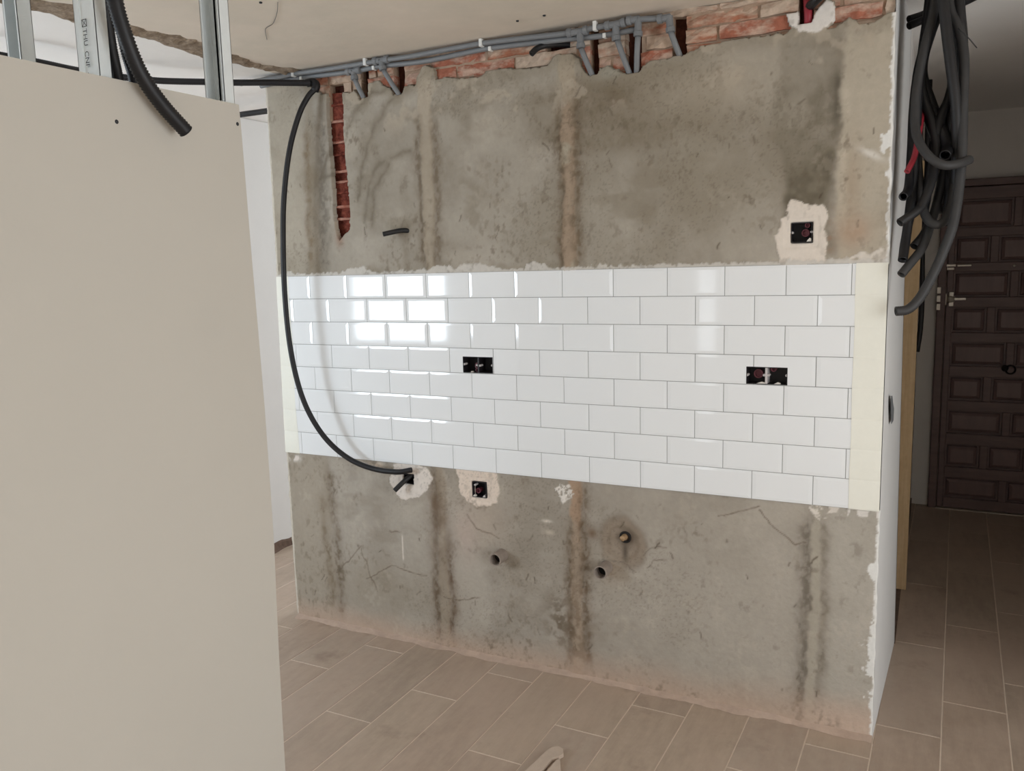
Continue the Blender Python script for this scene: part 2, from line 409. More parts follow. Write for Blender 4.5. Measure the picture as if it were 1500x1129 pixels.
SLOT = [(0.156, 0.78), (0.147, 0.673), (0.151, 0.576), (0.153, 0.507), (0.156, 0.437), (0.157, 0.352), (0.155, 0.267), (0.161, 0.196), (0.170, 0.160), (0.186, 0.172), (0.218, 0.197), (0.223, 0.264), (0.22, 0.348), (0.216, 0.432), (0.214, 0.502), (0.211, 0.571), (0.214, 0.666), (0.218, 0.78)]
UPPATCH = [(1.977, -0.01), (1.967, 0.091), (1.991, 0.167), (2.011, 0.207), (2.064, 0.191), (2.108, 0.189), (2.121, 0.152), (2.112, 0.110), (2.121, 0.068), (2.119, 0.03), (2.135, -0.01)]
UPPATCH2 = [(2.121, -0.01), (2.15, 0.016), (2.165, 0.012), (2.200, 0.022), (2.225, 0.045), (2.246, 0.028), (2.271, 0.042), (2.30, 0.050), (2.33, 0.05), (2.33, -0.02)]
LOPATCH = [(0.707, -0.78), (0.717, -0.879), (0.751, -0.925), (0.805, -0.951), (0.853, -0.95), (0.898, -0.924), (0.909, -0.874), (0.898, -0.78)]
TEEPATCH = [(0.374, -0.889), (0.405, -0.944), (0.457, -0.956), (0.524, -0.931), (0.573, -0.9), (0.593, -0.848), (0.571, -0.809), (0.513, -0.790), (0.394, -0.800)]
PATCH3 = [(1.152, -0.839), (1.165, -0.868), (1.186, -0.892), (1.212, -0.872), (1.232, -0.85), (1.216, -0.822), (1.180, -0.826)]
PATCH4 = [(2.088, -0.79), (2.090, -0.823), (2.122, -0.850), (2.164, -0.836), (2.206, -0.817), (2.22, -0.79)]
UPBOX = (2.011, 2.077, 0.070, 0.134)
LOBOX = (0.782, 0.849, -0.911, -0.846)
HOLE = (0.443, 0.496, -0.889, -0.847)
BOXL = (0.762, 0.8975, -0.3985, -0.333)
BOXR = (1.876, 2.011, -0.3985, -0.339)

def arr(c): return np.array(lin(*c))
def paint_plaster(x, z, upper):
    """albedo and relief of the cement render: its own patches, stains and trowel marks"""
    base = arr((166, 160, 148))[None] * np.ones((x.size, 1))
    h = (fbm(x, z, 9, 1) - 0.5) * 0.0035 + (fbm(x, z, 60, 2) - 0.5) * 0.0016
    def lay(c, a):
        nonlocal base
        a = np.clip(a, 0, 1)[:, None]; base = base * (1 - a) + arr(c)[None] * a
    jx = x + (fbm(x, z, 14, 3) - 0.5) * 0.035
    jz = z + (fbm(x, z, 14, 4) - 0.5) * 0.035
    n1 = fbm(x, z, 2.6, 0); n2 = fbm(x, z, 7, 5); n3 = fbm(x, z, 30, 6); n4 = fbm(x, z, 95, 7, 3)
    lay((150, 143, 129), smooth(0.46, 0.70, n1) * 0.8)
    lay((178, 172, 161), smooth(0.48, 0.75, n2) * 0.55)
    lay((138, 130, 115), smooth(0.56, 0.76, fbm(jx, jz * 1.6, 6, 2)) * 0.6)
    g1 = fbm(x, z * 0.7, 75, 5, 3); g2 = fbm(x, z, 150, 3, 2); g3 = fbm(x, z * 0.5, 22, 2)
    def vline(xs, w, c, a, z0=-9, z1=9, rough=0.6):
        """grainy smudge along a vertical joint: xs = [(z, x)]"""
        nonlocal h
        xs = sorted(xs); cx = np.interp(z, [p[0] for p in xs], [p[1] for p in xs])
        ww = w * (0.75 + 1.5 * g3)
        m = np.exp(-((jx - cx) / ww) ** 2); hal = np.exp(-((jx - cx) / (w * 3.0)) ** 2)
        lim = smooth(z0 - 0.06, z0 + 0.05, z) * (1 - smooth(z1 - 0.05, z1 + 0.06, z))
        gr = smooth(0.36, 0.66, g1)
        lay(c, m * (0.50 + 0.50 * gr) * (0.45 + 0.55 * smooth(0.25, 0.55, g3 + 0.10)) * lim * a * 0.95)
        lay(c, hal * (0.16 + 0.45 * gr * n2) * lim * a)
        h = h - m * lim * (0.0012 * gr)
        return m
    jb = x + (fbm(x, z, 4.5, 2) - 0.5) * 0.10 + (fbm(x, z, 14, 3) - 0.5) * 0.035
    def band(xs0, xs1, c, a, soft=0.006, z0=-9, z1=9):
        c0 = np.interp(z, [p[0] for p in xs0], [p[1] for p in xs0]); c1 = np.interp(z, [p[0] for p in xs1], [p[1] for p in xs1])
        m = smooth(c0 - soft, c0 + soft, jx) * (1 - smooth(c1 - soft, c1 + soft, jx))
        m = m * smooth(z0 - 0.02, z0 + 0.02, z) * (1 - smooth(z1 - 0.02, z1 + 0.02, z))
        lay(c, m * a); return m
    def arc(pts, w, c, a):
        d = line_d(jx, jz, pts); lay(c, np.exp(-(d / w) ** 2) * a * (0.5 + n3))
    # soft large stains, darker and paler skim patches
    lay((122, 113, 98), smooth(0.52, 0.72, fbm(jb, z * 0.8, 3.1, 4)) * (0.35 + 0.65 * g1) * 0.55)
    lay((182, 175, 162), smooth(0.54, 0.70, fbm(jb + 7, z, 3.6, 1)) * 0.45)
    if upper:
        # big tone fields
        lay((122, 112, 94), smooth(0.10, 0.5, np.exp(-((jb - 1.45) / 0.33) ** 2 - ((jz - 0.55) / 0.13) ** 2)) * (0.30 + 0.9 * n2) * (0.6 + 0.5 * g1) * 1.0)
        lay((146, 138, 122), np.exp(-((x - 1.72) / 0.25) ** 2 - ((z - 0.30) / 0.22) ** 2) * 0.6)
        lay((172, 163, 147), np.exp(-((x - 1.75) / 0.25) ** 2 - ((z - 0.60) / 0.10) ** 2) * 0.6)
        # left column and its streaks
        band([(0, -0.01), (0.8, 0.02)], [(0, 0.05), (0.8, 0.07)], (138, 128, 110), 0.45, 0.012)
        vline([(0.02, 0.085), (0.7, 0.112)], 0.016, (112, 106, 96), 0.75, 0.02, 0.7, 0.5)
        vline([(0.02, 0.005), (0.7, 0.02)], 0.012, (122, 106, 84), 0.75, 0.05, 0.6)
        band([(0, -0.2), (0.8, -0.2)], [(0, -0.03), (0.8, 0.0)], (172, 164, 148), 0.5, 0.02)
        # second joint: pale filled chase with brown edges
        h += 0.003 * band([(0, 0.600), (0.8, 0.592)], [(0, 0.652), (0.8, 0.655)], (170, 160, 143), 0.85)
        vline([(0, 0.597), (0.4, 0.586), (0.8, 0.590)], 0.009, (112, 100, 84), 0.85, 0.0, 0.62)
        vline([(0, 0.660), (0.4, 0.666), (0.8, 0.664)], 0.011, (114, 102, 86), 0.85, 0.0, 0.60)
        # third joint: tan filled chase
        h += 0.004 * band([(0, 1.203), (0.8, 1.196)], [(0, 1.254), (0.8, 1.258)], (170, 152, 132), 0.95)
        lay((176, 168, 150), band([(0, 1.203), (0.8, 1.196)], [(0, 1.254), (0.8, 1.258)], (170, 152, 132), 0.0) * smooth(0.52, 0.6, n2))
        band([(0, 1.18), (0.8, 1.19)], [(0, 1.27), (0.8, 1.265)], (172, 164, 147), 0.7, 0.01, z0=0.60)
        vline([(0, 1.199), (0.8, 1.192)], 0.009, (112, 98, 80), 0.95, 0.0, 0.60, 0.45)
        vline([(0, 1.262), (0.8, 1.268)], 0.013, (112, 98, 80), 0.95, 0.0, 0.66, 0.45)
        # right chase: dark damp patch with sharp right limit
        jx0, jx = jx, np.where(x > 2.09, jx, jb)
        m = band([(0, 1.99), (0.3, 1.98), (0.8, 1.985)], [(0, 2.150), (0.15, 2.135), (0.3, 2.140), (0.42, 2.160), (0.55, 2.158), (0.63, 2.168), (0.8, 2.150)], (112, 106, 92), 0.0, 0.022, z0=0.03, z1=0.70)
        jx = jx0
        lay((116, 109, 94), m * (0.42 + 0.75 * smooth(0.3, 0.7, n2)) * (1 - 0.35 * smooth(0.5, 0.7, z)))
        lay((96, 90, 77), m * smooth(0.53, 0.66, n2) * 0.65)
        lay((92, 86, 74), m * np.exp(-((x - 2.148) / 0.022) ** 2) * smooth(0.36, 0.5, z) * (1 - smooth(0.55, 0.64, z)) * 1.0)
        lay((178, 170, 152), (smooth(0.5, 0.6, n2) * m) * 0.35 * smooth(0.3, 0.45, z))
        band([(0, 2.152), (0.3, 2.150), (0.8, 2.165)], [(0, 2.33), (0.8, 2.33)], (182, 174, 158), 0.85, 0.010)
        lay((196, 188, 172), np.exp(-((x - 2.165) / 0.012) ** 2) * smooth(0.40, 0.58, n3) * smooth(0.1, 0.2, z) * (1 - smooth(0.48, 0.58, z)) * 0.9)
        lay((176, 150, 128), np.exp(-((x - 2.20) / 0.05) ** 2 - ((z - 0.10) / 0.05) ** 2) * 0.8)
        lay((166, 148, 126), np.exp(-((x - 2.19) / 0.03) ** 2 - ((z - 0.22) / 0.16) ** 2) * 0.55)
        # trowel arcs at the left
        for pts in ([(0.24, 0.60), (0.29, 0.67), (0.37, 0.725), (0.47, 0.738), (0.58, 0.74)], [(0.28, 0.31), (0.31, 0.44), (0.37, 0.58), (0.45, 0.68), (0.55, 0.73)],
                    [(0.30, 0.22), (0.34, 0.36), (0.40, 0.45), (0.55, 0.48)], [(0.34, 0.20), (0.36, 0.34), (0.44, 0.44)]):
            arc(pts, 0.017, (122, 114, 100), 0.50)
            arc(pts, 0.006, (112, 104, 90), 0.35)
        arc([(0.08, 0.40), (0.13, 0.50), (0.15, 0.55)], 0.008, (110, 102, 90), 0.7)
        arc([(0.09, 0.41), (0.15, 0.43)], 0.008, (112, 104, 92), 0.7)
        lay((132, 124, 110), np.exp(-((x - 0.44) / 0.10) ** 2 - ((z - 0.55) / 0.09) ** 2) * n2 * 1.1)
        lay((120, 110, 94), np.exp(-(np.hypot(x - 0.505, (z - 0.17)) / 0.04) ** 2) * 0.8)
        lay((120, 110, 94), np.exp(-((x - 0.505) / 0.018) ** 2 - ((z - 0.10) / 0.08) ** 2) * 0.5 * n3 * 2)
        # slot rim
        sd = poly_sd(jx, jz, SLOT); lay((190, 178, 162), np.exp(-(sd / 0.006) ** 2) * 0.8)
        lay((150, 120, 104), np.exp(-((x - 0.172) / 0.02) ** 2 - ((z - 0.15) / 0.03) ** 2) * 0.7)
        # darker lip under the torn edge, pale new cement blobs
        ez = np.interp(x, [p[0] for p in EDGE], [p[1] for p in EDGE])
        lay((142, 134, 118), (1 - smooth(0.01, 0.07, ez - z)) * 0.55)
        lay((158, 155, 142), np.exp(-((x - 1.39) / 0.05) ** 2 - ((z - 0.68) / 0.025) ** 2) * 0.9)
        lay((116, 104, 86), np.exp(-((x - 1.36) / 0.14) ** 2 - ((z - 0.60) / 0.05) ** 2) * n3 * 1.0)
        lay((178, 168, 152), smooth(0.60, 0.68, fbm(x, z, 11, 1)) * smooth(0.52, 0.62, z) * 0.6)
        # white filler
        for p, c in ((UPPATCH, (222, 214, 203)), (UPPATCH2, (214, 208, 198)), (BLOB, (224, 221, 216))):
            s = poly_sd(x, z, p) + (n3 - 0.5) * 0.022 + (n4 - 0.5) * 0.010
            m = 1 - smooth(-0.003, 0.003, s)
            if p is UPPATCH2: m = m * smooth(0.36, 0.5, n3 + 0.15 * (z < 0.01))
            lay(c, m); h += m * 0.0025
        lay((150, 128, 110), np.exp(-((x - 2.13) / 0.014) ** 2) * smooth(0.02, 0.06, z) * (1 - smooth(0.14, 0.2, z)) * smooth(0.4, 0.55, n3) * 0.9)
        # adhesive squeezed over the tiles
        t = 0.010 + 0.022 * smooth(0.46, 0.70, fbm(x, z * 0 + 3.1, 13, 3)) + (n4 - 0.5) * 0.018 + (n3 - 0.5) * 0.014
        m = 1 - smooth(t - 0.003, t + 0.003, z)
        lay((206, 203, 196), m * 0.9); h += m * 0.003
    else:
        lay((158, 152, 143), 0.35 + 0 * x)
        lay((166, 160, 149), np.exp(-((x - 1.75) / 0.4) ** 2 - ((z + 1.15) / 0.3) ** 2) * 0.7)
        lay((170, 158, 144), np.exp(-((x - 0.82) / 0.12) ** 2 - ((z + 1.0) / 0.14) ** 2) * 0.75)
        lay((176, 160, 150), np.exp(-((x - 0.74) / 0.05) ** 2 - ((z + 1.08) / 0.10) ** 2) * 0.6)
        lay((132, 122, 104), np.exp(-((x - 0.30) / 0.28) ** 2 - ((z + 1.40) / 0.14) ** 2) * (0.2 + n2) * 0.8)
        # left joint
        band([(-1.6, -0.2), (-0.8, -0.2)], [(-1.6, 0.05), (-0.8, 0.04)], (146, 136, 119), 0.5, 0.02)
        vline([(-1.6, 0.075), (-1.2, 0.065), (-0.8, 0.035)], 0.012, (106, 94, 78), 0.9, -1.58, -0.86)
        vline([(-1.6, 0.03), (-1.2, 0.005), (-0.8, -0.01)], 0.010, (116, 104, 86), 0.7, -1.5, -1.0)
        # second joint
        vline([(-1.6, 0.600), (-1.2, 0.592), (-0.8, 0.607)], 0.011, (100, 86, 70), 1.0, -1.56, -0.82, 0.5)
        vline([(-1.6, 0.665), (-1.3, 0.668), (-0.8, 0.655)], 0.012, (100, 84, 68), 1.0, -1.58, -1.10, 0.5)
        h += 0.003 * band([(-1.6, 0.606), (-0.8, 0.612)], [(-1.6, 0.655), (-0.8, 0.648)], (150, 138, 120), 0.55)
        lay((112, 96, 80), np.exp(-((x - 0.61) / 0.05) ** 2 - ((z + 1.02) / 0.20) ** 2) * n3 * 1.3)
        # third joint, orange tinted filling
        h += 0.003 * band([(-1.6, 1.212), (-0.8, 1.215)], [(-1.6, 1.262), (-0.8, 1.262)], (164, 148, 129), 0.8, 0.010)
        lay((168, 138, 112), band([(-1.6, 1.212), (-0.8, 1.215)], [(-1.6, 1.262), (-0.8, 1.262)], (168, 140, 112), 0.0) * smooth(-1.12, -0.92, z) * smooth(0.3, 0.6, n2) * 0.55)
        lay((128, 112, 94), np.exp(-((x - 1.235) / 0.05) ** 2) * (1 - smooth(-1.30, -1.12, z)) * smooth(0.42, 0.62, n3) * 0.7)
        vline([(-1.6, 1.205), (-1.1, 1.210), (-0.8, 1.215)], 0.010, (104, 88, 70), 0.95, -1.56, -0.98, 0.5)
        vline([(-1.6, 1.278), (-1.1, 1.270), (-0.8, 1.268)], 0.012, (100, 84, 66), 0.95, -1.55, -0.82, 0.5)
        lay((112, 102, 88), np.exp(-((x - 1.16) / 0.05) ** 2 - ((z + 1.38) / 0.11) ** 2) * smooth(0.42, 0.6, n3) * 1.0)
        # right joint: two grey streaks
        vline([(-1.6, 2.078), (-1.2, 2.088), (-0.8, 2.092)], 0.014, (108, 101, 90), 0.9, -1.56, -0.84, 0.35)
        vline([(-1.6, 2.140), (-1.2, 2.144), (-0.8, 2.140)], 0.012, (122, 115, 102), 0.8, -1.50, -0.86, 0.45)
        band([(-1.6, 2.095), (-0.8, 2.105)], [(-1.6, 2.13), (-0.8, 2.13)], (168, 162, 148), 0.7)
        band([(-1.6, 2.16), (-0.8, 2.16)], [(-1.6, 2.33), (-0.8, 2.33)], (172, 168, 158), 0.6, 0.02)
        # scar of the old valve
        d = np.hypot(jx - 1.43, (jz + 1.022) * 0.85)
        lay((138, 122, 104), (1 - smooth(0.07, 0.095, d)) * 0.6)
        lay((104, 90, 74), np.exp(-((d - 0.085) / 0.014) ** 2) * 0.40 * (0.4 + n3) + np.exp(-((d - 0.055) / 0.008) ** 2) * 0.35)
        lay((70, 56, 44), np.exp(-((x - 1.445) / 0.035) ** 2 - ((z + 1.0) / 0.035) ** 2) * 0.9)
        lay((66, 58, 50), np.exp(-((x - 1.437) / 0.012) ** 2 - ((z + 1.06) / 0.04) ** 2) * 0.8)
        lay((112, 92, 74), np.exp(-(np.hypot(x - 1.305, z + 1.0) / 0.022) ** 2) * 0.9)
        lay((164, 152, 136), np.exp(-(np.hypot(x - 1.37, z + 1.135) / 0.06) ** 2) * 0.7)
        for pts in ([(1.50, -1.06), (1.54, -1.03), (1.60, -1.025)], [(1.52, -1.11), (1.55, -1.08), (1.60, -1.075)], [(1.35, -1.10), (1.42, -1.105), (1.48, -1.13)]):
            arc(pts, 0.0022, (114, 105, 94), 0.7)
        # scratches and hairline cracks
        for pts in ([(0.62, -1.36), (0.72, -1.37), (0.80, -1.35)], [(0.23, -1.34), (0.31, -1.30), (0.36, -1.27), (0.44, -1.275), (0.55, -1.29)], [(0.20, -1.22), (0.24, -1.32), (0.28, -1.40)],
                    [(0.05, -1.34), (0.11, -1.28), (0.20, -1.21)], [(1.93, -0.84), (2.00, -0.92), (2.05, -0.945), (2.09, -0.93)], [(1.78, -0.87), (1.86, -0.85), (1.93, -0.825)], [(0.36, -1.11), (0.42, -1.115)], [(0.75, -0.99), (0.80, -1.04), (0.90, -1.07)]):
            arc(pts, 0.0026, (108, 97, 84), 0.75)
        lay((212, 206, 196), np.exp(-((x - 0.425) / 0.003) ** 2) * smooth(-1.24, -1.22, z) * (1 - smooth(-1.13, -1.11, z)))
        lay((210, 202, 190), np.exp(-((x - 1.115) / 0.02) ** 2 - ((z + 0.975) / 0.006) ** 2))
        lay((186, 176, 162), np.exp(-((x - 1.125) / 0.02) ** 2 - ((z + 1.02) / 0.010) ** 2) * 0.8)
        # pink mortar dust low down
        lay((178, 156, 138), (1 - smooth(-1.60, -1.50 + 0.08 * n2 + 0.05 * smooth(0.8, 2.2, x), z)) * 0.8)
        lay((190, 170, 154), (1 - smooth(-1.58, -1.44, z)) * smooth(2.02, 2.2, x) * 0.85)
        # white filler patches
        for p, c in ((TEEPATCH, (214, 207, 198)), (LOPATCH, (214, 201, 187)), (PATCH3, (218, 214, 206)), (PATCH4, (212, 206, 196))):
            s = poly_sd(x, z, p) + (n3 - 0.5) * 0.026 + (n4 - 0.5) * 0.010
            m = 1 - smooth(-0.003, 0.003, s)
            if p is PATCH3: m = m * smooth(0.36, 0.48, n4)
            if p is PATCH4: m = m * smooth(0.40, 0.50, n3)
            lay(c, m); h += m * 0.0025
        lay((208, 198, 184), np.exp(-((x - 0.31) / 0.035) ** 2 - ((z + 0.815) / 0.014) ** 2) * smooth(0.35, 0.5, n3) * 1.3)
        lay((210, 204, 196), np.exp(-((x + 0.15) / 0.03) ** 2 - ((z + 0.825) / 0.015) ** 2) * smooth(0.4, 0.55, n3) * 1.5)
        t = 0.003 + 0.022 * smooth(0.5, 0.7, np.abs(np.sin(x * 55))) * (x > 2.2) + (n4 - 0.5) * 0.006
        lay((214, 211, 204), (1 - smooth(t - 0.003, t + 0.003, -0.80 - z)) * (x > 2.21))
    # clustered dirt, grain and a few nicks
    cl = smooth(0.50, 0.68, fbm(jx, jz * 1.3, 4.2, 6))
    lay((104, 94, 78), cl * smooth(0.52, 0.74, g1) * 0.34)
    lay((98, 88, 74), smooth(0.60, 0.74, fbm(jx, jz, 16, 2)) * smooth(0.48, 0.68, g1) * 0.32)
    lay((88, 78, 66), smooth(0.66, 0.74, g2) * smooth(0.48, 0.62, n1) * 0.25)
    lay((186, 178, 164), smooth(0.60, 0.72, fbm(jx + 3, jz, 9, 3)) * smooth(0.40, 0.6, g1) * 0.18)
    rs = np.random.RandomState(5 if upper else 9)
    for _ in range(46):
        px, pz = rs.uniform(-0.1, 2.25), (rs.uniform(0.06, 0.66) if upper else rs.uniform(-1.5, -0.86))
        L, an = rs.uniform(0.002, 0.016), rs.uniform(0.6, 2.2); wd = rs.uniform(0.0014, 0.0034)
        dx, dz = math.cos(an) * L, math.sin(an) * L
        d = line_d(jx, jz, [(px - dx, pz - dz), (px + dx, pz + dz)])
        lay((84, 74, 62), np.exp(-(d / wd) ** 2) * rs.uniform(0.4, 0.85))
    base = base * (0.955 + 0.09 * g1)[:, None] * (np.array([1.02, 0.985, 0.965])[None] if upper else np.array([1.10, 1.065, 1.05])[None])
    # white corner bead smears at the right edge, pale lip at the left edge
    R = rx(z) - x
    t = 0.006 + 0.026 * smooth(0.50, 0.72, fbm(x, z, 16, 6)) + (n4 - 0.5) * 0.014 + 0.018 * smooth(0.42, 0.6, n3) * np.exp(-((z + 1.30) / 0.16) ** 2)
    lay((214, 208, 198), np.exp(-((x - 2.245) / 0.035) ** 2 - ((z - 0.345 + (x - 2.22) * 0.5) / 0.012) ** 2) * smooth(0.35, 0.5, n3) * 1.1)
    lay((228, 226, 221), 1 - smooth(t - 0.002, t + 0.004, R))
    Lq = x - lx(z)
    t = 0.003 + 0.006 * n3
    lay((214, 206, 192), (1 - smooth(t, t + 0.004, Lq)) * 0.8)
    return base, h

def plaster_sheet(name, z0, z1, nx, nz, upper, label):
    zz = np.linspace(z0, z1, nz); uu = np.linspace(0, 1, nx)
    U, Z = np.meshgrid(uu, zz)
    u = U.ravel(); z = Z.ravel()
    wob = (fbm(z * 0 + 5, z, 28, 3) - 0.5) * 0.010
    x = lx(z) + wob * (1 - u) + u * (rx(z) - lx(z)) + u * (fbm(z * 0 + 9, z, 30, 5) - 0.5) * 0.004
    base, h = paint_plaster(x, z, upper)
    n3 = (fbm(x, z, 45, 6) - 0.5) * 0.02
    def inbox(b, g=0.0): return (x > b[0] - g) & (x < b[1] + g) & (z > b[2] - g) & (z < b[3] + g)
    if upper:
        ez = np.interp(x, [p[0] for p in EDGE], [p[1] for p in EDGE])
        gone = z > ez + n3 * 0.9
        gone &= ~(poly_sd(x, z, BLOB) < 0.0)
        gone |= (poly_sd(x, z, SLOT) + n3 * 0.5) < 0.009
        boxes = [UPBOX]
    else:
        gone = np.zeros(x.shape, bool); boxes = [LOBOX, HOLE]
    y = -h - 0.001
    for b in boxes:
        y = np.where(inbox(b, 0.02), -0.001, y)
        gone |= inbox(b)
    y = np.where(gone, 0.020, y)
    idx = np.arange(nx * nz).reshape(nz, nx)
    q = np.stack([idx[:-1, :-1].ravel(), idx[:-1, 1:].ravel(), idx[1:, 1:].ravel(), idx[1:, :-1].ravel()], 1)
    q = q[~gone[q].all(1)]
    used = np.unique(q); remap = np.full(nx * nz, -1); remap[used] = np.arange(len(used))
    V = np.stack([x, y, z], 1)[used]; F = remap[q]
    C = np.concatenate([base, np.ones((len(base), 1))], 1)[used]
    # returns at the free sides: skirt back to the core
    nv = len(V)
    sideL = [remap[i] for i in idx[:, 0] if remap[i] >= 0]; sideR = [remap[i] for i in idx[:, -1] if remap[i] >= 0]
    ev = []; ef = []; ec = []
    for side, flip in ((sideL, False), (sideR, True)):
        s0 = nv + len(ev)
        for i in side:
            ev.append((V[i][0], 0.054, V[i][2])); ec.append((*arr((224, 220, 213)), 1))
        for k in range(len(side) - 1):
            f = (side[k], side[k + 1], s0 + k + 1, s0 + k); ef.append(f if not flip else f[::-1])
    verts = np.concatenate([V, np.array(ev)]) if ev else V
    faces = [tuple(map(int, f)) for f in F] + [tuple(map(int, f)) for f in ef]
    o = mesh(name, verts, faces, M_PLASTER, wall, True)
    a = o.data.color_attributes.new('paint', 'FLOAT_COLOR', 'POINT')
    a.data.foreach_set('color', np.concatenate([C, np.array(ec)]).astype(np.float32).ravel())
    o['label'] = label
    return o
plaster_sheet('render_coat', -0.004, CEIL - 0.001, 600, 208, True, 'stained cement render above the tiles, torn off at the top')
plaster_sheet('render_coat', FLOOR, -0.797, 600, 192, False, 'stained cement render below the tiles')

# bricks laid bare along the top, each its own piece
def brick_piece(name, x0, x1, z0, z1, yf, yb, m, jit=0.003, parent=wall):
    nx = max(2, int((x1 - x0) / 0.03) + 1); nz = 3
    v = []; f = []
    for j in range(nz):
        for i in range(nx):
            e = 0.6 if i in (0, nx - 1) or j in (0, nz - 1) else 0.0
            v.append((x0 + (x1 - x0) * i / (nx - 1) + random.uniform(-1, 1) * jit * 0.6, yf + random.uniform(-1, 1) * jit + e * 0.004,
                      z0 + (z1 - z0) * j / (nz - 1) + random.uniform(-1, 1) * jit * 0.6))
    for j in range(nz - 1):
        for i in range(nx - 1):
            a = j * nx + i; f.append((a, a + 1, a + nx + 1, a + nx))
    ring = [i for i in range(nx)] + [j * nx + nx - 1 for j in range(1, nz)] + [(nz - 1) * nx + i for i in range(nx - 2, -1, -1)] + [j * nx for j in range(nz - 2, 0, -1)]
    s = len(v)
    for i in ring: v.append((v[i][0], yb, v[i][2]))
    n = len(ring)
    for k in range(n): f.append((ring[k], s + k, s + (k + 1) % n, ring[(k + 1) % n]))
    return mesh(name, v, f, m, parent)
SLOTS = [(0.310, 0.352), (0.472, 0.524), (1.313, 1.345), (1.443, 1.502), (1.611, 1.660), (2.018, 2.062)]
courses = [(0.640, 0.683), (0.690, 0.733), (0.740, 0.783), (0.790, 0.829), (0.835, 0.853)]
for ci, (za, zb) in enumerate(courses):
    xs = 0.02 - (0.12 if ci % 2 else 0.0)
    while xs < 2.285:
        a, b = max(xs, 0.0), min(xs + 0.240, 2.2945)
        xs += 0.250
        spans = [(a, b)]
        cuts = list(SLOTS) + ([(1.145, 1.235)] if ci == 3 else []) + ([(0.148, 0.22)] if ci < 3 else [])
        if ci == 4: cuts = [(1.150, 1.230), (2.018, 2.062)]
        for s0, s1 in cuts:
            out = []
            for p, q in spans:
                if s1 <= p or s0 >= q: out.append((p, q)); continue
                if s0 > p: out.append((p, s0))
                if s1 < q: out.append((s1, q))
            spans = out
        for p, q in spans:
            if q - p < 0.015: continue
            zr = np.interp((p + q) / 2, [e[0] for e in EDGE], [e[1] for e in EDGE])
            if zb < zr - 0.05: continue
            mi = random.choice([0, 0, 1, 2]) if p < 1.5 else random.choice([0, 1, 1, 2, 2])
            if ci == 4: mi = 2
            brick_piece('brick', p, q, za, zb, 0.010 + random.uniform(-0.003, 0.005), 0.054, M_BRICK[mi], 0.0045)
# bed mortar behind the joints
b = MB()
segs = sorted(SLOTS + [(0.148, 0.22)])
cur = 0.0
for s0, s1 in segs + [(2.288, 2.3)]:
    if s0 > cur: b.box((cur, 0.0185, 0.640), (s0, 0.054, 0.786))
    cur = s1
cur = 0.0
for s0, s1 in sorted(SLOTS + [(1.145, 1.235)]) + [(2.288, 2.3)]:
    if s0 > cur: b.box((cur, 0.0185, 0.786), (s0, 0.054, 0.853))
    cur = s1
o = b.obj('bed_mortar', M_MORTAR, wall); o['label'] = 'grey beige mortar in the brick joints'
# the vertical chase: broken hollow brick cells
RZ = [0.150, 0.237, 0.288, 0.347, 0.392, 0.434, 0.504, 0.554, 0.639, 0.705, 0.757]
for i in range(len(RZ) - 1):
    brick_piece('brick_cell', 0.132, 0.240, RZ[i] + 0.004, RZ[i + 1] - 0.004, 0.034 + random.uniform(-0.008, 0.006), 0.054, M_CAVITY, 0.004)
    if 0 < i:
        brick_piece('brick_rib', 0.132, 0.240, RZ[i] - 0.005, RZ[i] + 0.005, 0.018 + random.uniform(0, 0.012), 0.05, M_RIB if i % 3 else M_CAVITY, 0.002)

# white bevelled tiles, running bond, each its own piece
TH, TWD, GAP, BEV, BEVZ, RISE = 0.1, 0.2, 0.0011, 0.0128, 0.0098, 0.0014
YB, YE = -0.001, -0.0075
def tile_mesh(full, clip, holes, name='wall_tile'):
    x0, x1, z0, z1 = full; cx0, cx1 = clip
    xs = sorted(set([x0, x0 + BEV, x1 - BEV, x1, cx0, cx1] + [h[i] for h in holes for i in (0, 1)]))
    zs = sorted(set([z0, z0 + BEVZ, z1 - BEVZ, z1] + [h[i] for h in holes for i in (2, 3)]))
    xs = [t for t in xs if cx0 - 1e-9 <= t <= cx1 + 1e-9]; zs = [t for t in zs if z0 - 1e-9 <= t <= z1 + 1e-9]
    def H(x, z): return YE - RISE * min(1, max(0, min((x - x0) / BEV, (x1 - x) / BEV, (z - z0) / BEVZ, (z1 - z) / BEVZ)))
    v = [(x, H(x, z), z) for z in zs for x in xs]; nx = len(xs); f = []
    for j in range(len(zs) - 1):
        for i in range(nx - 1):
            mx, mz = (xs[i] + xs[i + 1]) / 2, (zs[j] + zs[j + 1]) / 2
            if any(h[0] < mx < h[1] and h[2] < mz < h[3] for h in holes): continue
            a = j * nx + i; q = (a, a + 1, a + nx + 1, a + nx)
            inx = x0 + BEV < mx < x1 - BEV; inz = z0 + BEVZ < mz < z1 - BEVZ
            if not inx and not inz:
                same = (mx < (x0 + x1) / 2) == (mz < (z0 + z1) / 2)
                f += [(q[0], q[1], q[2]), (q[0], q[2], q[3])] if same else [(q[0], q[1], q[3]), (q[1], q[2], q[3])]
            else: f.append(q)
    ring = [i for i in range(nx)] + [j * nx + nx - 1 for j in range(1, len(zs))] + [(len(zs) - 1) * nx + i for i in range(nx - 2, -1, -1)] + [j * nx for j in range(len(zs) - 2, 0, -1)]
    s = len(v); n = len(ring)
    if not holes:
        for i in ring: v.append((v[i][0], YB, v[i][2]))
        for k in range(n): f.append((ring[k], s + k, s + (k + 1) % n, ring[(k + 1) % n]))
    me = bpy.data.meshes.new(name); me.from_pydata(v, [], f); me.materials.append(M_TILE); me.update()
    return me
tiles_full = tile_mesh((GAP, TWD - GAP, GAP - TH, -GAP), (GAP, TWD - GAP), [])
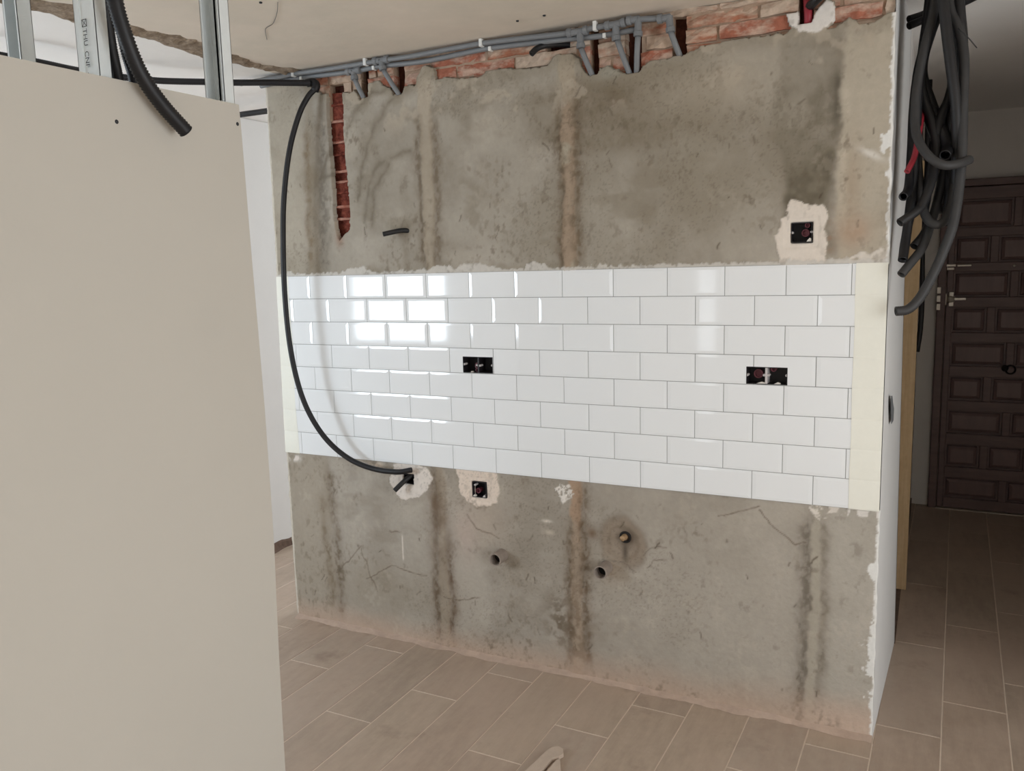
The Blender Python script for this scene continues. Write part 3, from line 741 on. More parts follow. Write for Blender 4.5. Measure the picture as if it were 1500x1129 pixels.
def add_tile(r, x0):
    zt = -TH * r
    Lq, Rq = float(lx(zt - 0.05)) + 0.001, float(rx(zt - 0.05)) - 0.002
    a, b = x0 + GAP, x0 + TWD - GAP
    ca, cb = max(a, Lq), min(b, Rq)
    if cb - ca < 0.006: return
    hs = [h for h in (BOXL, BOXR) if h[0] < cb and h[1] > ca and h[2] < zt - 0.001 and h[3] > zt - TH]
    if ca == a and cb == b and not hs:
        o = bpy.data.objects.new('wall_tile', tiles_full); o.location = (x0, 0, zt)
    else:
        hh = []
        for h in hs: hh.append((max(h[0], ca), min(h[1], cb), max(h[2], zt - TH + GAP), h[3]))
        o = bpy.data.objects.new('wall_tile', tile_mesh((a, b, zt - TH + GAP, zt - GAP), (ca, cb), hh))
    # hand laid: every tile sits a hair out of true
    o.location.y += random.uniform(-0.0003, 0.0003)
    link(o, wall)
for r in range(8):
    sh = 0.0 if r % 2 == 0 else -0.1
    for k in range(-1, 13): add_tile(r, k * TWD + sh)
# grout bed behind the tiles with openings for the boxes
b = MB()
zs = [-0.8, BOXL[2], BOXL[3], 0.0]
def gq(x0, x1, z0, z1): b.box((x0, -0.0062, z0), (x1, 0.004, z1))
gq(-0.19, 2.303, -0.8, -0.3985); gq(-0.19, 2.303, -0.333, 0.0)
gq(-0.19, BOXL[0], -0.3985, -0.333); gq(BOXL[1], BOXR[0], -0.3985, -0.333); gq(BOXR[1], 2.303, -0.3985, -0.333); gq(BOXR[0], BOXR[1], BOXR[3], -0.333)
o = b.obj('tile_grout', M_GROUT, wall); o['label'] = 'grey grout between the white tiles'
b = MB(); b.box((-0.192, 0.004, -0.8), (-0.02, 0.055, 0.0)); b.box((2.21, 0.004, -0.8), (2.303, 0.055, 0.0))
o = b.obj('tile_backing', M_WHITE, wall)

# mortar fillet where the wall meets the floor
xs = np.linspace(-0.19, 2.31, 170)
w = 0.012 + 0.034 * fbm(xs, xs * 0 + 2, 9, 2) + 0.02 * (fbm(xs, xs * 0 + 4, 40, 1) - 0.5)
hh = 0.006 + 0.016 * fbm(xs, xs * 0 + 7, 12, 3)
v = []; f = []
for i, x in enumerate(xs):
    v += [(x, 0.004, FLOOR + hh[i]), (x, -w[i] * 0.45, FLOOR + hh[i] * 0.45), (x, -w[i], FLOOR + 0.0006)]
for i in range(len(xs) - 1):
    for k in range(2):
        a = i * 3 + k; f.append((a, a + 1, a + 4, a + 3))
o = mesh('mortar_fillet', v, f, M_DUST, wall, True); o['label'] = 'pinkish mortar dust along the foot of the wall'

# masking tape strips over the tile ends
def tape(xa, xb, label):
    rows = []
    z = 0.001
    n = 8
    v = []; f = []
    zlist = []
    for r in range(8):
        for t in (0.0, 0.025, 0.06, 0.94, 0.975): zlist.append(-0.1 * (r + t))
    zlist.append(-0.8)
    for j, z in enumerate(zlist):
        fr = (-z * 10) % 1.0
        y = -0.0094 + (0.0012 if fr < 0.01 or fr > 0.999 else (0.0005 if fr < 0.04 or fr > 0.96 else 0.0))
        L0 = (xa(z)); R0 = (xb(z))
        for i in range(5):
            x = L0 + (R0 - L0) * i / 4
            v.append((x, y - 0.0002 * math.sin(9 * z + i), z))
    for j in range(len(zlist) - 1):
        for i in range(4):
            a = j * 5 + i; f.append((a, a + 5, a + 6, a + 1))
    n = len(v)
    v += [(p[0], p[1] + 0.0003, p[2]) for p in v]
    f += [tuple(i + n for i in q)[::-1] for q in f]
    o = mesh('masking_tape', v, f, M_TAPE, None, True)
    return tag(o, label, 'tape')
tape(lambda z: 2.212 + 0.001 * math.sin(z * 20), lambda z: float(rx(z)) - 0.0015, 'wide strip of cream masking tape covering the right ends of the white tiles')
tape(lambda z: float(lx(z)) + 0.0015, lambda z: -0.118 + 0.004 * math.sin(z * 14), 'cream masking tape strip down the left ends of the tiles, beside the hanging cable')

# end face of the wall along the corridor
nz, ny = 60, 24
v = []; f = []
for j in range(nz):
    z = FLOOR + (CEIL_H - FLOOR) * j / (nz - 1)
    for i in range(ny):
        t = i / (ny - 1); y = 0.001 + 0.82 * t
        xf = float(rx(min(z, 0.86))); xb = np.interp(z, [FLOOR, CEIL_H], [2.346, 2.316])
        x = xf + (xb - xf) * t
        v.append((x, y, z))
for j in range(nz - 1):
    for i in range(ny - 1):
        a = j * ny + i; f.append((a, a + 1, a + ny + 1, a + ny))
n0 = len(v)
for j in range(nz):
    z = FLOOR + (CEIL_H - FLOOR) * j / (nz - 1)
    v.append((2.22, 0.82, z)); v.append((2.22, 0.001 + 0.125, z))
for j in range(nz - 1):
    f.append((j * ny + ny - 1, n0 + j * 2, n0 + j * 2 + 2, (j + 1) * ny + ny - 1))
    f.append((n0 + j * 2, n0 + j * 2 + 1, n0 + j * 2 + 3, n0 + j * 2 + 2))
wc = mesh('wall_corridor_left', v, f, M_WHITE, None, True)
struct(wc, 'narrow white end face of the tiled wall running into the corridor')
me = wc.data
for p in me.polygons:
    if min(p.vertices) >= n0 or max(p.vertices) >= n0: p.use_smooth = False
# chip in its plaster
o = mesh('plaster_chip', [(2.3165, 0.16, -0.445), (2.3185, 0.24, -0.455), (2.320, 0.29, -0.49), (2.3212, 0.36, -0.52), (2.3215, 0.35, -0.56), (2.319, 0.22, -0.552), (2.3175, 0.18, -0.50)],
         [(0, 1, 2, 3, 4, 5, 6)], M_PVC, wc); o.location.x = 0.003; o['label'] = 'small grey knock in the white plaster'
# beyond the doorway
shell('wall_corridor_far', [((2.22, 1.50, Z0), (2.352, 3.07, CEIL_H)), ((2.22, 0.82, 0.46), (2.318, 1.50, CEIL_H))], M_WHITE_WARM, 'shaded grey left wall of the corridor beyond the pine jamb')
e = empty('door_2', (2.34, 1.47, FLOOR)); struct(e, 'doorway in the left side of the corridor with a raw pine jamb')
rel(bevelled(MB().box((2.262, 1.440, FLOOR + 0.003), (2.371, 1.470, 0.45)).obj('door_jamb', M_PINE), e), e) if False else rel(bevelled(MB().box((2.262, 1.440, FLOOR + 0.003), (2.371, 1.500, 0.45)).obj('door_jamb', M_PINE)), e)
rel(MB().box((2.230, 0.83, 0.415), (2.352, 1.439, 0.45)).obj('door_head', M_PINE), e)
rel(MB().box((2.10, 0.80, FLOOR - 0.004), (2.349, 1.50, FLOOR + 0.0015)).obj('threshold', M_BROWN), e)
shell('trim_1', [((2.3525, 1.52, FLOOR + 0.001), (2.358, 3.0, FLOOR + 0.055))], M_BROWN, 'dark raw strip along the foot of the corridor wall')
# dark strip at the foot of the left wall
xs = np.linspace(0.46, 2.2, 60)
v = []; f = []
for i, y in enumerate(xs):
    h_ = 0.030 + 0.03 * float(vnoise(np.array([y * 14]), np.array([1.3]), 1)[0])
    v += [(-0.9495, y, FLOOR + h_), (-0.938, y, FLOOR + h_ * 0.8), (-0.925 + 0.01 * math.sin(y * 23), y, FLOOR + 0.001)]
for i in range(len(xs) - 1):
    for k in range(2):
        a = i * 3 + k; f.append((a, a + 3, a + 4, a + 1))
o = mesh('baseboard_left', v, f, M_BROWN, None, False); struct(o, 'crumbled dark foot of the left wall where the skirting is missing')

# torn ceiling scar
pl = [(-1.60, -0.150, -0.05), (-1.21, -0.155, -0.055), (-1.10, -0.145, -0.02), (-1.03, -0.128, 0.020), (-0.98, -0.135, -0.040), (-0.92, -0.143, -0.064), (-0.84, -0.118, -0.030), (-0.73, -0.106, -0.018), (-0.64, -0.112, 0.018), (-0.51, -0.126, 0.020), (-0.44, -0.140, 0.012), (-0.36, -0.152, -0.010), (-0.30, -0.120, -0.020), (-0.25, -0.102, -0.028), (-0.17, -0.090, -0.040), (-0.08, -0.068, 0.02), (-0.01, -0.068, 0.03)]
ys = np.linspace(-1.60, -0.012, 190); v = []; f = []; NW = 9
for i, y in enumerate(ys):
    a = np.interp(y, [p[0] for p in pl], [p[1] for p in pl]) + 0.016 * (float(vnoise(np.array([y * 55.]), np.array([2.]), 1)[0]) - 0.5)
    c = np.interp(y, [p[0] for p in pl], [p[2] for p in pl]) + 0.022 * (float(vnoise(np.array([y * 42.]), np.array([5.]), 2)[0]) - 0.5)
    for k in range(NW):
        t = k / (NW - 1); x = a + (c - a) * t
        dz = 0 if k in (0, NW - 1) else 0.004 + 0.016 * float(vnoise(np.array([y * 38.]), np.array([x * 60. + 3]), 3)[0]) * math.sin(math.pi * t)
        v.append((x, y, CEIL + 0.001 - dz))
for i in range(len(ys) - 1):
    for k in range(NW - 1):
        q = i * NW + k; f.append((q, q + 1, q + NW + 1, q + NW))
o = mesh('torn_scar', v, f, M_SCAR, ceil); o['label'] = 'ragged brown mortar scar across the ceiling'

for p in [(1.116, -0.164, 0.855), (1.221, -0.172, 0.855), (0.517, -0.765, 0.855)]:
    v, f = lathe([(0.0005, 0.004), (0.0045, 0.004), (0.0055, -0.001)], 10)
    mesh('anchor_stub', orient(v, p, (0, 0, -1)), f, M_INK, ceil)

# ------------------------------------------------------------------ front door at the corridor end
d1 = empty('door_1', (2.97, 3.05, FLOOR)); struct(d1, 'dark brown panelled wooden entrance door at the corridor end')
DL, DR, DT = 2.503, 3.47, 0.435
for a, c in (((2.452, 3.015, FLOOR), (DL - 0.003, 3.075, 0.482)), ((DR + 0.003, 3.015, FLOOR), (3.525, 3.075, 0.482)), ((DL - 0.003, 3.015, DT + 0.003), (DR + 0.003, 3.075, 0.482))):
    rel(bevelled(MB().box(a, c).obj('door_frame', M_DOOR), 0.006), d1)
leaf = MB().box((DL, 3.062, FLOOR + 0.006), (DR, 3.080, DT)).obj('door_leaf', M_DOOR); rel(leaf, d1)
ztop = [0.361, 0.137, -0.078, -0.298, -0.516, -0.733, -0.951, -1.170, -1.387]
zbot = [0.190, -0.024, -0.236, -0.456, -0.668, -0.888, -1.100, -1.319, -1.522]
YR = 3.036
def part(b, name, m, bev=0.004):
    o = b.obj(name, m); bevelled(o, bev); rel(o, d1); return o
zr = [(DT - 0.0, ztop[0])] + [(zbot[i], ztop[i + 1]) for i in range(8)] + [(zbot[8], FLOOR + 0.006)]
for hi, lo in zr:
    part(MB().box((DL + 0.036, YR, lo), (DR - 0.036, 3.062, hi)), 'rail', M_DOOR)
for a, c in ((DL, DL + 0.036), (DR - 0.036, DR)):
    part(MB().box((a, YR, FLOOR + 0.006), (c, 3.062, DT)), 'stile', M_DOOR)
for i in range(9):
    if i % 2 == 0: cells = [(2.539, 2.845), (2.889, 3.195), (3.239, 3.434)]
    else: cells = [(2.539, 2.731), (2.776, 2.968), (3.013, 3.205), (3.25, 3.434)]
    for k, (a, c) in enumerate(cells):
        if k: part(MB().box((cells[k - 1][1], YR, zbot[i]), (a, 3.062, ztop[i])), 'muntin', M_DOOR)
        z0, z1 = zbot[i] + 0.012, ztop[i] - 0.012; a2, c2 = a + 0.012, c - 0.012; s = 0.02
        v = [(a2, 3.061, z0), (c2, 3.061, z0), (c2, 3.061, z1), (a2, 3.061, z1), (a2 + .004, 3.05, z0 + .004), (c2 - .004, 3.05, z0 + .004), (c2 - .004, 3.05, z1 - .004), (a2 + .004, 3.05, z1 - .004),
             (a2 + s, 3.040, z0 + s), (c2 - s, 3.040, z0 + s), (c2 - s, 3.040, z1 - s), (a2 + s, 3.040, z1 - s)]
        f = [(0, 1, 5, 4), (1, 2, 6, 5), (2, 3, 7, 6), (3, 0, 4, 7), (4, 5, 9, 8), (5, 6, 10, 9), (6, 7, 11, 10), (7, 4, 8, 11), (8, 9, 10, 11)]
        rel(mesh('door_panel', v, f, M_DOORP), d1)
rel(bevelled(MB().box((DL - 0.003, 3.000, FLOOR + 0.001), (DR + 0.003, 3.061, FLOOR + 0.005)).obj('door_sill', M_STEEL), 0.001), d1)
# lock furniture
lock = rel(bevelled(MB().box((2.480, 3.024, -0.258), (2.548, 3.036, -0.236)).box((2.490, 3.022, -0.284), (2.505, 3.036, -0.210)).box((2.518, 3.022, -0.292), (2.545, 3.036, -0.202)).obj('lock_case', M_STEEL), 0.003), d1); lock['label'] = 'ornate pale metal lock'
v, f = lathe([(0.001, 0.03), (0.016, 0.028), (0.022, 0.014), (0.03, 0.0)], 16)
rel(mesh('lock_rose', orient(v, (2.527, 3.036, -0.247), (0, -1, 0)), f, M_STEEL, None, True), d1)
rel(bevelled(MB().box((2.548, 3.020, -0.254), (2.612, 3.030, -0.238)).obj('lock_bolt', M_STEEL), 0.002), d1)
sp = MB()
for k in range(3): sp.box((2.449, 3.008, -0.315 + k * 0.052), (2.472, 3.016, -0.275 + k * 0.052))
o = rel(bevelled(sp.obj('strike_plate', M_STEEL), 0.002), d1); o['label'] = 'pale metal strike plate on the door frame'
o = rel(bevelled(MB().box((2.486, 3.016, -0.046), (2.548, 3.036, -0.030)).box((2.49, 3.02, -0.066), (2.54, 3.036, -0.050)).obj('latch', M_STEEL), 0.003), d1)
rel(bevelled(MB().box((2.556, 3.020, -0.046), (2.633, 3.030, -0.034)).obj('latch_bar', M_STEEL), 0.003), d1)
v, f = lathe([(0.001, 0.028), (0.014, 0.025), (0.020, 0.012), (0.012, 0.0)], 14)
rel(mesh('door_knob', orient(v, (2.842, YR, -0.672), (0, -1, 0)), f, M_BORE, None, True), d1)
S = [Vector((2.872 + 0.026 * math.cos(t), YR - 0.012, -0.680 + 0.026 * math.sin(t))) for t in [2 * math.pi * k / 20 for k in range(21)]]
rel(MB().tube(S, 0.005, 8).obj('door_pull', M_BORE, None, True), d1)
v, f = lathe([(0.001, 0.006), (0.007, 0.006), (0.009, 0.0)], 12)
rel(mesh('peephole', orient(v, (2.861, YR, -0.047), (0, -1, 0)), f, M_STEEL, None, True), d1)

# ------------------------------------------------------------------ plasterboard partition in the foreground
XP = 1.0
edge = [(0.396, -1.384), (0.325, -1.3815), (0.20, -1.379), (0.046, -1.376), (-0.13, -1.371), (-0.314, -1.367), (-0.50, -1.366), (-0.658, -1.366), (-0.80, -1.371), (-0.941, -1.375), (-1.10, -1.378), (-1.253, -1.380), (-1.588, -1.382)]
poly = [(y, z) for z, y in edge] + [(-2.57, -1.588), (-2.57, 0.386)]
pan = empty('plasterboard_sheet', (XP, -1.95, FLOOR))
tag(pan, 'large beige plasterboard sheet screwed to metal studs in the left foreground', 'plasterboard')
v, f = prism(poly, 0, XP - 0.0125, XP)
rel(fix_normals(mesh('board', v, f, M_BOARD)), pan)
for (y, z) in ((-1.713, 0.312), (-1.3925, 0.352)):
    v, f = lathe([(0.0005, 0.0004), (0.0030, 0.0006), (0.0034, 0.0), (0.0042, 0.0003), (0.0044, -0.0004)], 12)
    o = mesh('screw', orient(v, (XP, y, z), (1, 0, 0)), f, M_INK, None, True)
    rel(o, pan)

def stud(yA, yB, xF, xB, web_at, label, lip=0.006, top=CEIL - 0.001):
    """C stud: flanges in planes x = xF and x = xB, web at y = yA or yB"""
    t = 0.0012
    e = empty('metal_stud', ((xF + xB) / 2, (yA + yB) / 2, FLOOR))
    tag(e, label, 'stud', 'galvanised studs of the partition')
    wy = yA if web_at == 'A' else yB - t
    rel(MB().box((xB, wy, FLOOR), (xF, wy + t, top)).box((xB + 0.014, wy - (0.0025 if web_at == 'A' else -0.0), FLOOR), (xB + 0.020, wy + t + (0.0 if web_at == 'A' else 0.0), top)).obj('web', M_ZINC), e)
    for x in (xF - t, xB):
        o = MB().box((x, yA, FLOOR), (x + t, yB, top)).obj('flange', M_ZINC); rel(o, e)
    ly = yB - t if web_at == 'A' else yA
    for x in (xF - lip, xB):
        o = MB().box((x, ly, FLOOR), (x + lip, ly + t, top)).obj('lip', M_ZINC); rel(o, e)
    return e
s2 = stud(-1.731, -1.704, XP - 0.0126, 0.928, 'A', 'bright galvanised stud with black printed lettering above the plasterboard')
s3 = stud(-1.413, -1.3835, XP - 0.0126, 0.929, 'B', 'galvanised stud with its open side showing, nearest the end of the plasterboard')
s1 = stud(-1.626, -1.592, 0.600, 0.552, 'B', 'dull galvanised stud furthest left, standing behind the plasterboard')
# printed lettering on the web
def text_mesh(name, s, size, m):
    c = bpy.data.curves.new(name, 'FONT'); c.body = s; c.size = size; c.extrude = 0.0
    t = bpy.data.objects.new(name, c); COL.objects.link(t)
    bpy.context.view_layer.update()
    dg = bpy.context.evaluated_depsgraph_get()
    me = bpy.data.meshes.new_from_object(t.evaluated_get(dg)); me.name = name
    bpy.data.objects.remove(t)
    me.materials.clear(); me.materials.append(m)
    return bpy.data.objects.new(name, me)
t = text_mesh('printed_lettering', 'THU  CNF  46X36', 0.0158, M_INK); COL.objects.link(t)
# reads downwards, letter tops to the right, on the face towards the camera (-y)
t.matrix_world = Matrix(((0, 1, 0, 0.9545), (0, 0, -1, -1.7343), (-1, 0, 0, 0.486), (0, 0, 0, 1)))
wl = t.matrix_world.copy(); t.parent = s2; t.matrix_parent_inverse = Matrix.Translation(-s2.location); t.matrix_world = wl
b = MB(); zc, xc = 0.496, 0.960
for a, c in (((-.007, -.007), (.007, -.0058)), ((-.007, .0058), (.007, .007)), ((-.007, -.007), (-.0058, .007)), ((.0058, -.007), (.007, .007))):
    b.box((xc + a[0], -1.7344, zc + a[1]), (xc + c[0], -1.7342, zc + c[1]))
for sgn in (1, -1):
    b.add([(xc - .006, -1.7343, zc - .006 * sgn - .0008), (xc - .006, -1.7343, zc - .006 * sgn + .0008), (xc + .006, -1.7343, zc + .006 * sgn + .0008), (xc + .006, -1.7343, zc + .006 * sgn - .0008)], [(0, 1, 2, 3)])
rel(b.obj('printed_mark', M_INK), s2)

# corrugated conduits around the partition
o = conduit('corrugated_conduit', [(1.04, -1.735, 0.86), (1.036, -1.733, 0.66), (1.036, -1.724, 0.54), (1.036, -1.706, 0.468), (1.034, -1.677, 0.407), (1.032, -1.632, 0.357), (1.034, -1.575, 0.309)], 0.0142, M_BLACK, 0.0062, 0.11, 18)
tag(o, 'thick black corrugated conduit hanging over the face of the plasterboard', 'conduit')
o = conduit('corrugated_conduit', [(0.945, -1.680, 0.86), (0.940, -1.672, 0.62), (0.935, -1.660, 0.48), (0.932, -1.647, 0.40), (0.93, -1.640, 0.25), (0.93, -1.64, 0.0)], 0.0115, M_BLACK, 0.0045, 0.08, 14)
tag(o, 'black corrugated conduit dropping behind the plasterboard, beside the printed stud', 'conduit')
o = conduit('corrugated_conduit', [(0.955, -1.665, 0.86), (0.950, -1.655, 0.62), (0.945, -1.632, 0.48), (0.942, -1.612, 0.40), (0.94, -1.605, 0.25), (0.94, -1.605, 0.0)], 0.0125, M_BLACK, 0.0045, 0.08, 14)
tag(o, 'black corrugated conduit dropping behind the plasterboard, right under the hanging thick one', 'conduit')

# ------------------------------------------------------------------ black cable looping down the tiles
loop = [(-0.60, -1.30, 0.78), (-0.539, -1.08, 0.79), (-0.505, -0.962, 0.79), (-0.487, -0.837, 0.79), (-0.482, -0.689, 0.79), (-0.449, -0.557, 0.79), (-0.376, -0.411, 0.79), (-0.239, -0.292, 0.79), (-0.159, -0.224, 0.79), (-0.045, -0.149, 0.79), (0.060, -0.072, 0.79), (0.100, -0.044, 0.790)]
o1 = conduit('black_conduit_run', loop, 0.0125, M_BLACK, 0.008, 0.03, 12)
tag(o1, 'black conduit crossing under the ceiling from the left to the top corner of the wall', 'conduit')
drop = [(0.095, -0.030, 0.800), (0.112, -0.030, 0.786), (0.112, -0.038, 0.765), (0.089, -0.054, 0.735), (0.058, -0.08, 0.662), (0.022, -0.11, 0.519), (-0.006, -0.13, 0.325), (-0.017, -0.14, 0.128), (-0.025, -0.14, -0.072), (-0.016, -0.14, -0.275), (0.007, -0.13, -0.452), (0.052, -0.12, -0.585), (0.121, -0.1, -0.699), (0.218, -0.08, -0.779), (0.326, -0.06, -0.819), (0.439, -0.045, -0.828), (0.505, -0.025, -0.818)]
cab = empty('hanging_cable', (0.10, -0.03, 0.79))
tag(cab, 'long black cable looping down in front of the white tiles to a hole below them', 'cable')
S = spline(drop, 0.008); v, f = tube_geo(S, 0.0115, 14, True, True, 0.75, 0.02)
rel(mesh('cable', v, f, M_BLACK, None, True), cab)
v, f = tube_geo(spline([(0.075, -0.040, 0.793), (0.10, -0.032, 0.795), (0.118, -0.032, 0.782), (0.112, -0.038, 0.758)], 0.006), 0.0165, 14)
o = rel(mesh('taped_joint', v, f, M_BLACK, None, True), cab)

# grey PVC conduit run with tees, elbows, drops and clips
run = empty('pvc_conduit_run', (0.8, -0.03, 0.84))
tag(run, 'grey plastic conduit run with tees and drops along the top of the wall', 'conduit')
up = [(-0.30, -0.030, 0.836), (-0.076, -0.030, 0.839), (0.0, -0.030, 0.841), (0.18, -0.030, 0.838), (0.42, -0.03, 0.837), (0.58, -0.030, 0.835), (0.71, -0.030, 0.837), (0.884, -0.030, 0.839), (1.054, -0.030, 0.834), (1.242, -0.030, 0.826), (1.34, -0.030, 0.829), (1.42, -0.030, 0.829), (1.50, -0.030, 0.833), (1.605, -0.030, 0.822)]
lo = [(-0.20, -0.014, 0.818), (-0.006, -0.014, 0.825), (0.283, -0.014, 0.818), (0.438, -0.014, 0.820), (0.643, -0.014, 0.813), (0.898, -0.014, 0.822), (1.10, -0.014, 0.816), (1.242, -0.014, 0.810), (1.36, -0.014, 0.803), (1.50, -0.014, 0.806)]
rel(MB().tube(spline(up, 0.02), 0.0098, 12).obj('pipe', M_PVC, None, True), run)
rel(MB().tube(spline(lo, 0.02), 0.0098, 12).obj('pipe', M_PVC, None, True), run)
def fitting(name, c, arms):
    b = MB(); c = Vector(c)
    for d, L in arms:
        d = Vector(d).normalized()
        b.tube([c - d * 0.004, c + d * (L - 0.016)], 0.0122, 12)
        v, f = tube_geo([c + d * (L - 0.017), c + d * (L - 0.015), c + d * (L - 0.001), c + d * L], [0.0135, 0.0155, 0.0155, 0.0140], 14); b.add(v, f)
    return rel(b.obj(name, M_PVC, None, False), run)
def dropp(a, b_):
    rel(MB().tube(spline([a, ((a[0] + b_[0]) / 2, (a[1] + b_[1]) / 2 - 0.004, (a[2] + b_[2]) / 2), b_], 0.02), 0.0098, 12).obj('drop_pipe', M_PVC, None, True), run)
fitting('tee_fitting', (0.302, -0.020, 0.818), [((-1, 0, 0), 0.034), ((1, 0, 0), 0.034), ((0.1, 0, -1), 0.036)])
dropp((0.306, -0.020, 0.785), (0.330, 0.016, 0.700))
fitting('tee_fitting', (0.446, -0.030, 0.838), [((-1, 0, 0), 0.036), ((1, 0, 0), 0.036), ((0.2, 0, -1), 0.040)])
dropp((0.455, -0.030, 0.800), (0.505, 0.016, 0.695))
fitting('tee_fitting', (1.292, -0.030, 0.824), [((-1, 0, 0.04), 0.048), ((1, 0, 0.06), 0.030), ((0.06, 0, -1), 0.056)])
dropp((1.296, -0.030, 0.768), (1.325, 0.014, 0.672))
fitting('tee_fitting', (1.424, -0.030, 0.829), [((-1, 0, 0), 0.038), ((1, 0, 0.05), 0.036), ((0.05, 0, -1), 0.054)])
dropp((1.430, -0.030, 0.776), (1.462, 0.014, 0.662))
fitting('elbow_fitting', (1.505, -0.030, 0.834), [((-1, 0, 0), 0.040), ((-0.02, 0, -1), 0.056)])
dropp((1.504, -0.030, 0.780), (1.484, 0.014, 0.660))
fitting('elbow_fitting', (1.612, -0.030, 0.823), [((-1, 0, 0.0), 0.040), ((0.1, 0, -1), 0.048)])
dropp((1.616, -0.030, 0.780), (1.640, 0.014, 0.698))
for x, z, s in ((0.0, 0.841, 1), (0.372, 0.838, 1), (0.900, 0.838, 1), (1.350, 0.829, 1)):
    rel(bevelled(MB().box((x - 0.006, -0.043, z - 0.012), (x + 0.007, -0.020, min(z + 0.020, CEIL - 0.001))).obj('clip', M_WHITEPL), 0.002), run)
    zz = float(np.interp(x + 0.03, [p[0] for p in lo], [p[2] for p in lo]))
    rel(bevelled(MB().box((x + 0.024, -0.027, zz - 0.011), (x + 0.036, -0.004, zz + 0.005)).obj('clip', M_WHITEPL), 0.002), run)

# short black stubs poking out of the wall
o = conduit('conduit_stub', [(1.235, 0.03, 0.800), (1.199, 0.020, 0.806), (1.149, -0.004, 0.803), (1.125, -0.025, 0.792), (1.110, -0.046, 0.770)], 0.0105, M_BLACK, 0.006, 0.06, 12)
tag(o, 'short black conduit bending out of a hole in the bricks under the grey pipes', 'conduit')
o = conduit('conduit_stub', [(0.530, 0.015, 0.170), (0.501, -0.01, 0.174), (0.468, -0.035, 0.168), (0.438, -0.06, 0.160)], 0.0098, M_GREYCON, 0.006, 0.06, 12)
tag(o, 'short dark grey conduit sticking out of the bare wall above the left tiles', 'conduit')
o = conduit('conduit_stub', [(0.490, 0.040, -0.840), (0.476, 0.0, -0.856), (0.461, -0.024, -0.873), (0.432, -0.052, -0.908)], 0.0105, M_BLACK, 0.006, 0.06, 12)
tag(o, 'short black conduit poking down from the hole where the hanging cable ends', 'conduit')
o = conduit('conduit_stub', [(2.040, 0.040, 0.80), (2.060, -0.01, 0.800), (2.085, -0.030, 0.812), (2.125, -0.045, 0.835), (2.16, -0.05, 0.853)], 0.0135, M_BLACK, 0.006, 0.06, 12)
tag(o, 'black conduit curving from the white filled hole up to the ceiling', 'conduit')
o = conduit('red_conduit_stub', [(2.040, 0.022, 0.850), (2.045, 0.012, 0.800), (2.047, 0.012, 0.765), (2.044, 0.030, 0.735)], 0.0125, M_RED, 0.006, 0.06, 12)
tag(o, 'red conduit inside the white filled hole at the top of the wall', 'conduit')

# ------------------------------------------------------------------ socket boxes
def socket_box(x0, x1, z0, z1, yf, label, rings, double=False, lugs=(), chips=()):
    e = empty('socket_box', ((x0 + x1) / 2, yf, z0)); tag(e, label, 'socket box', 'empty black socket boxes let into the wall')
    d = 0.044; t = 0.002; b = MB()
    g = 0.0006
    x0 += g; x1 -= g; z0 += g; z1 -= g
    b.box((x0, yf, z0), (x0 + t, d, z1)); b.box((x1 - t, yf, z0), (x1, d, z1))
    b.box((x0 + t, yf, z0), (x1 - t, d, z0 + t)); b.box((x0 + t, yf, z1 - t), (x1 - t, d, z1))
    b.box((x0, d, z0), (x1, d + t, z1))
    rel(b.obj('shell', M_BOX), e)
    if double:
        xm = double
        m = M_LUG if double > 1 else M_BOX
        rel(MB().box((xm - 0.0035, yf + 0.001, z0 + t), (xm + 0.0035, d, z1 - t)).obj('divider', m), e)
    for (x, z) in lugs:
        v, f = lathe([(0.001, 0.002), (0.0042, 0.002), (0.0045, -0.02)], 10)
        rel(mesh('screw_lug', orient(v, (x, yf + 0.003, z), (0, -1, 0)), f, M_LUG), e)
    for (x, z, r, y) in rings:
        v, f = tube_geo([(x, d - 0.001, z), (x, y, z)], r, 18, True, True, 0.72, 0.012)
        rel(mesh('conduit_end', v, f, M_PINKPL, None, False), e)
    for (x, z, w, h_) in chips:
        v, f = prism([(x - w / 2, z0 + t), (x + w / 2, z0 + t), (x + w * 0.4, z0 + h_ * .7), (x + w * .05, z0 + h_), (x - w * .3, z0 + h_ * .5)], 1, yf + 0.002, yf + 0.012)
        rel(fix_normals(mesh('plaster_crumb', v, f, M_GYPSUM)), e)
    return e
YT = -0.0088
socket_box(*BOXL, YT, 'left of the two double black socket boxes in the white tiles', [(0.815, -0.372, 0.013, 0.018), (0.818, -0.388, 0.008, 0.008)], 0.832, [(0.7665, -0.364), (0.825, -0.367), (0.838, -0.368), (0.893, -0.366)], [(0.80, 0, 0.012, 0.007)])
socket_box(*BOXR, YT, 'right of the two double black socket boxes in the white tiles', [(1.911, -0.366, 0.0155, 0.022), (1.962, -0.348, 0.009, 0.014)], 1.942, [(1.879, -0.368), (1.935, -0.367), (1.949, -0.367), (2.008, -0.366)], [(1.925, 0, 0.03, 0.008), (1.978, 0, 0.022, 0.008)])
socket_box(*UPBOX, -0.002, 'single black socket box in a white patch high on the right of the wall', [(2.053, 0.101, 0.0125, 0.024), (2.060, 0.125, 0.008, 0.010)], False, [(2.013, 0.103), (2.075, 0.103)], [(2.068, 0, 0.018, 0.014)])
socket_box(*LOBOX, -0.002, 'single black socket box in a cream patch below the tiles', [(0.800, -0.888, 0.011, 0.016)], False, [(0.795, -0.860), (0.838, -0.903)], [(0.79, 0, 0.016, 0.010), (0.835, 0, 0.014, 0.008)])
socket_box(*HOLE, 0.004, 'dark hole below the tiles where the hanging cable ends, shade made by a black box', [], False, [], [])  # no socket here: black box added to give the hole its shade

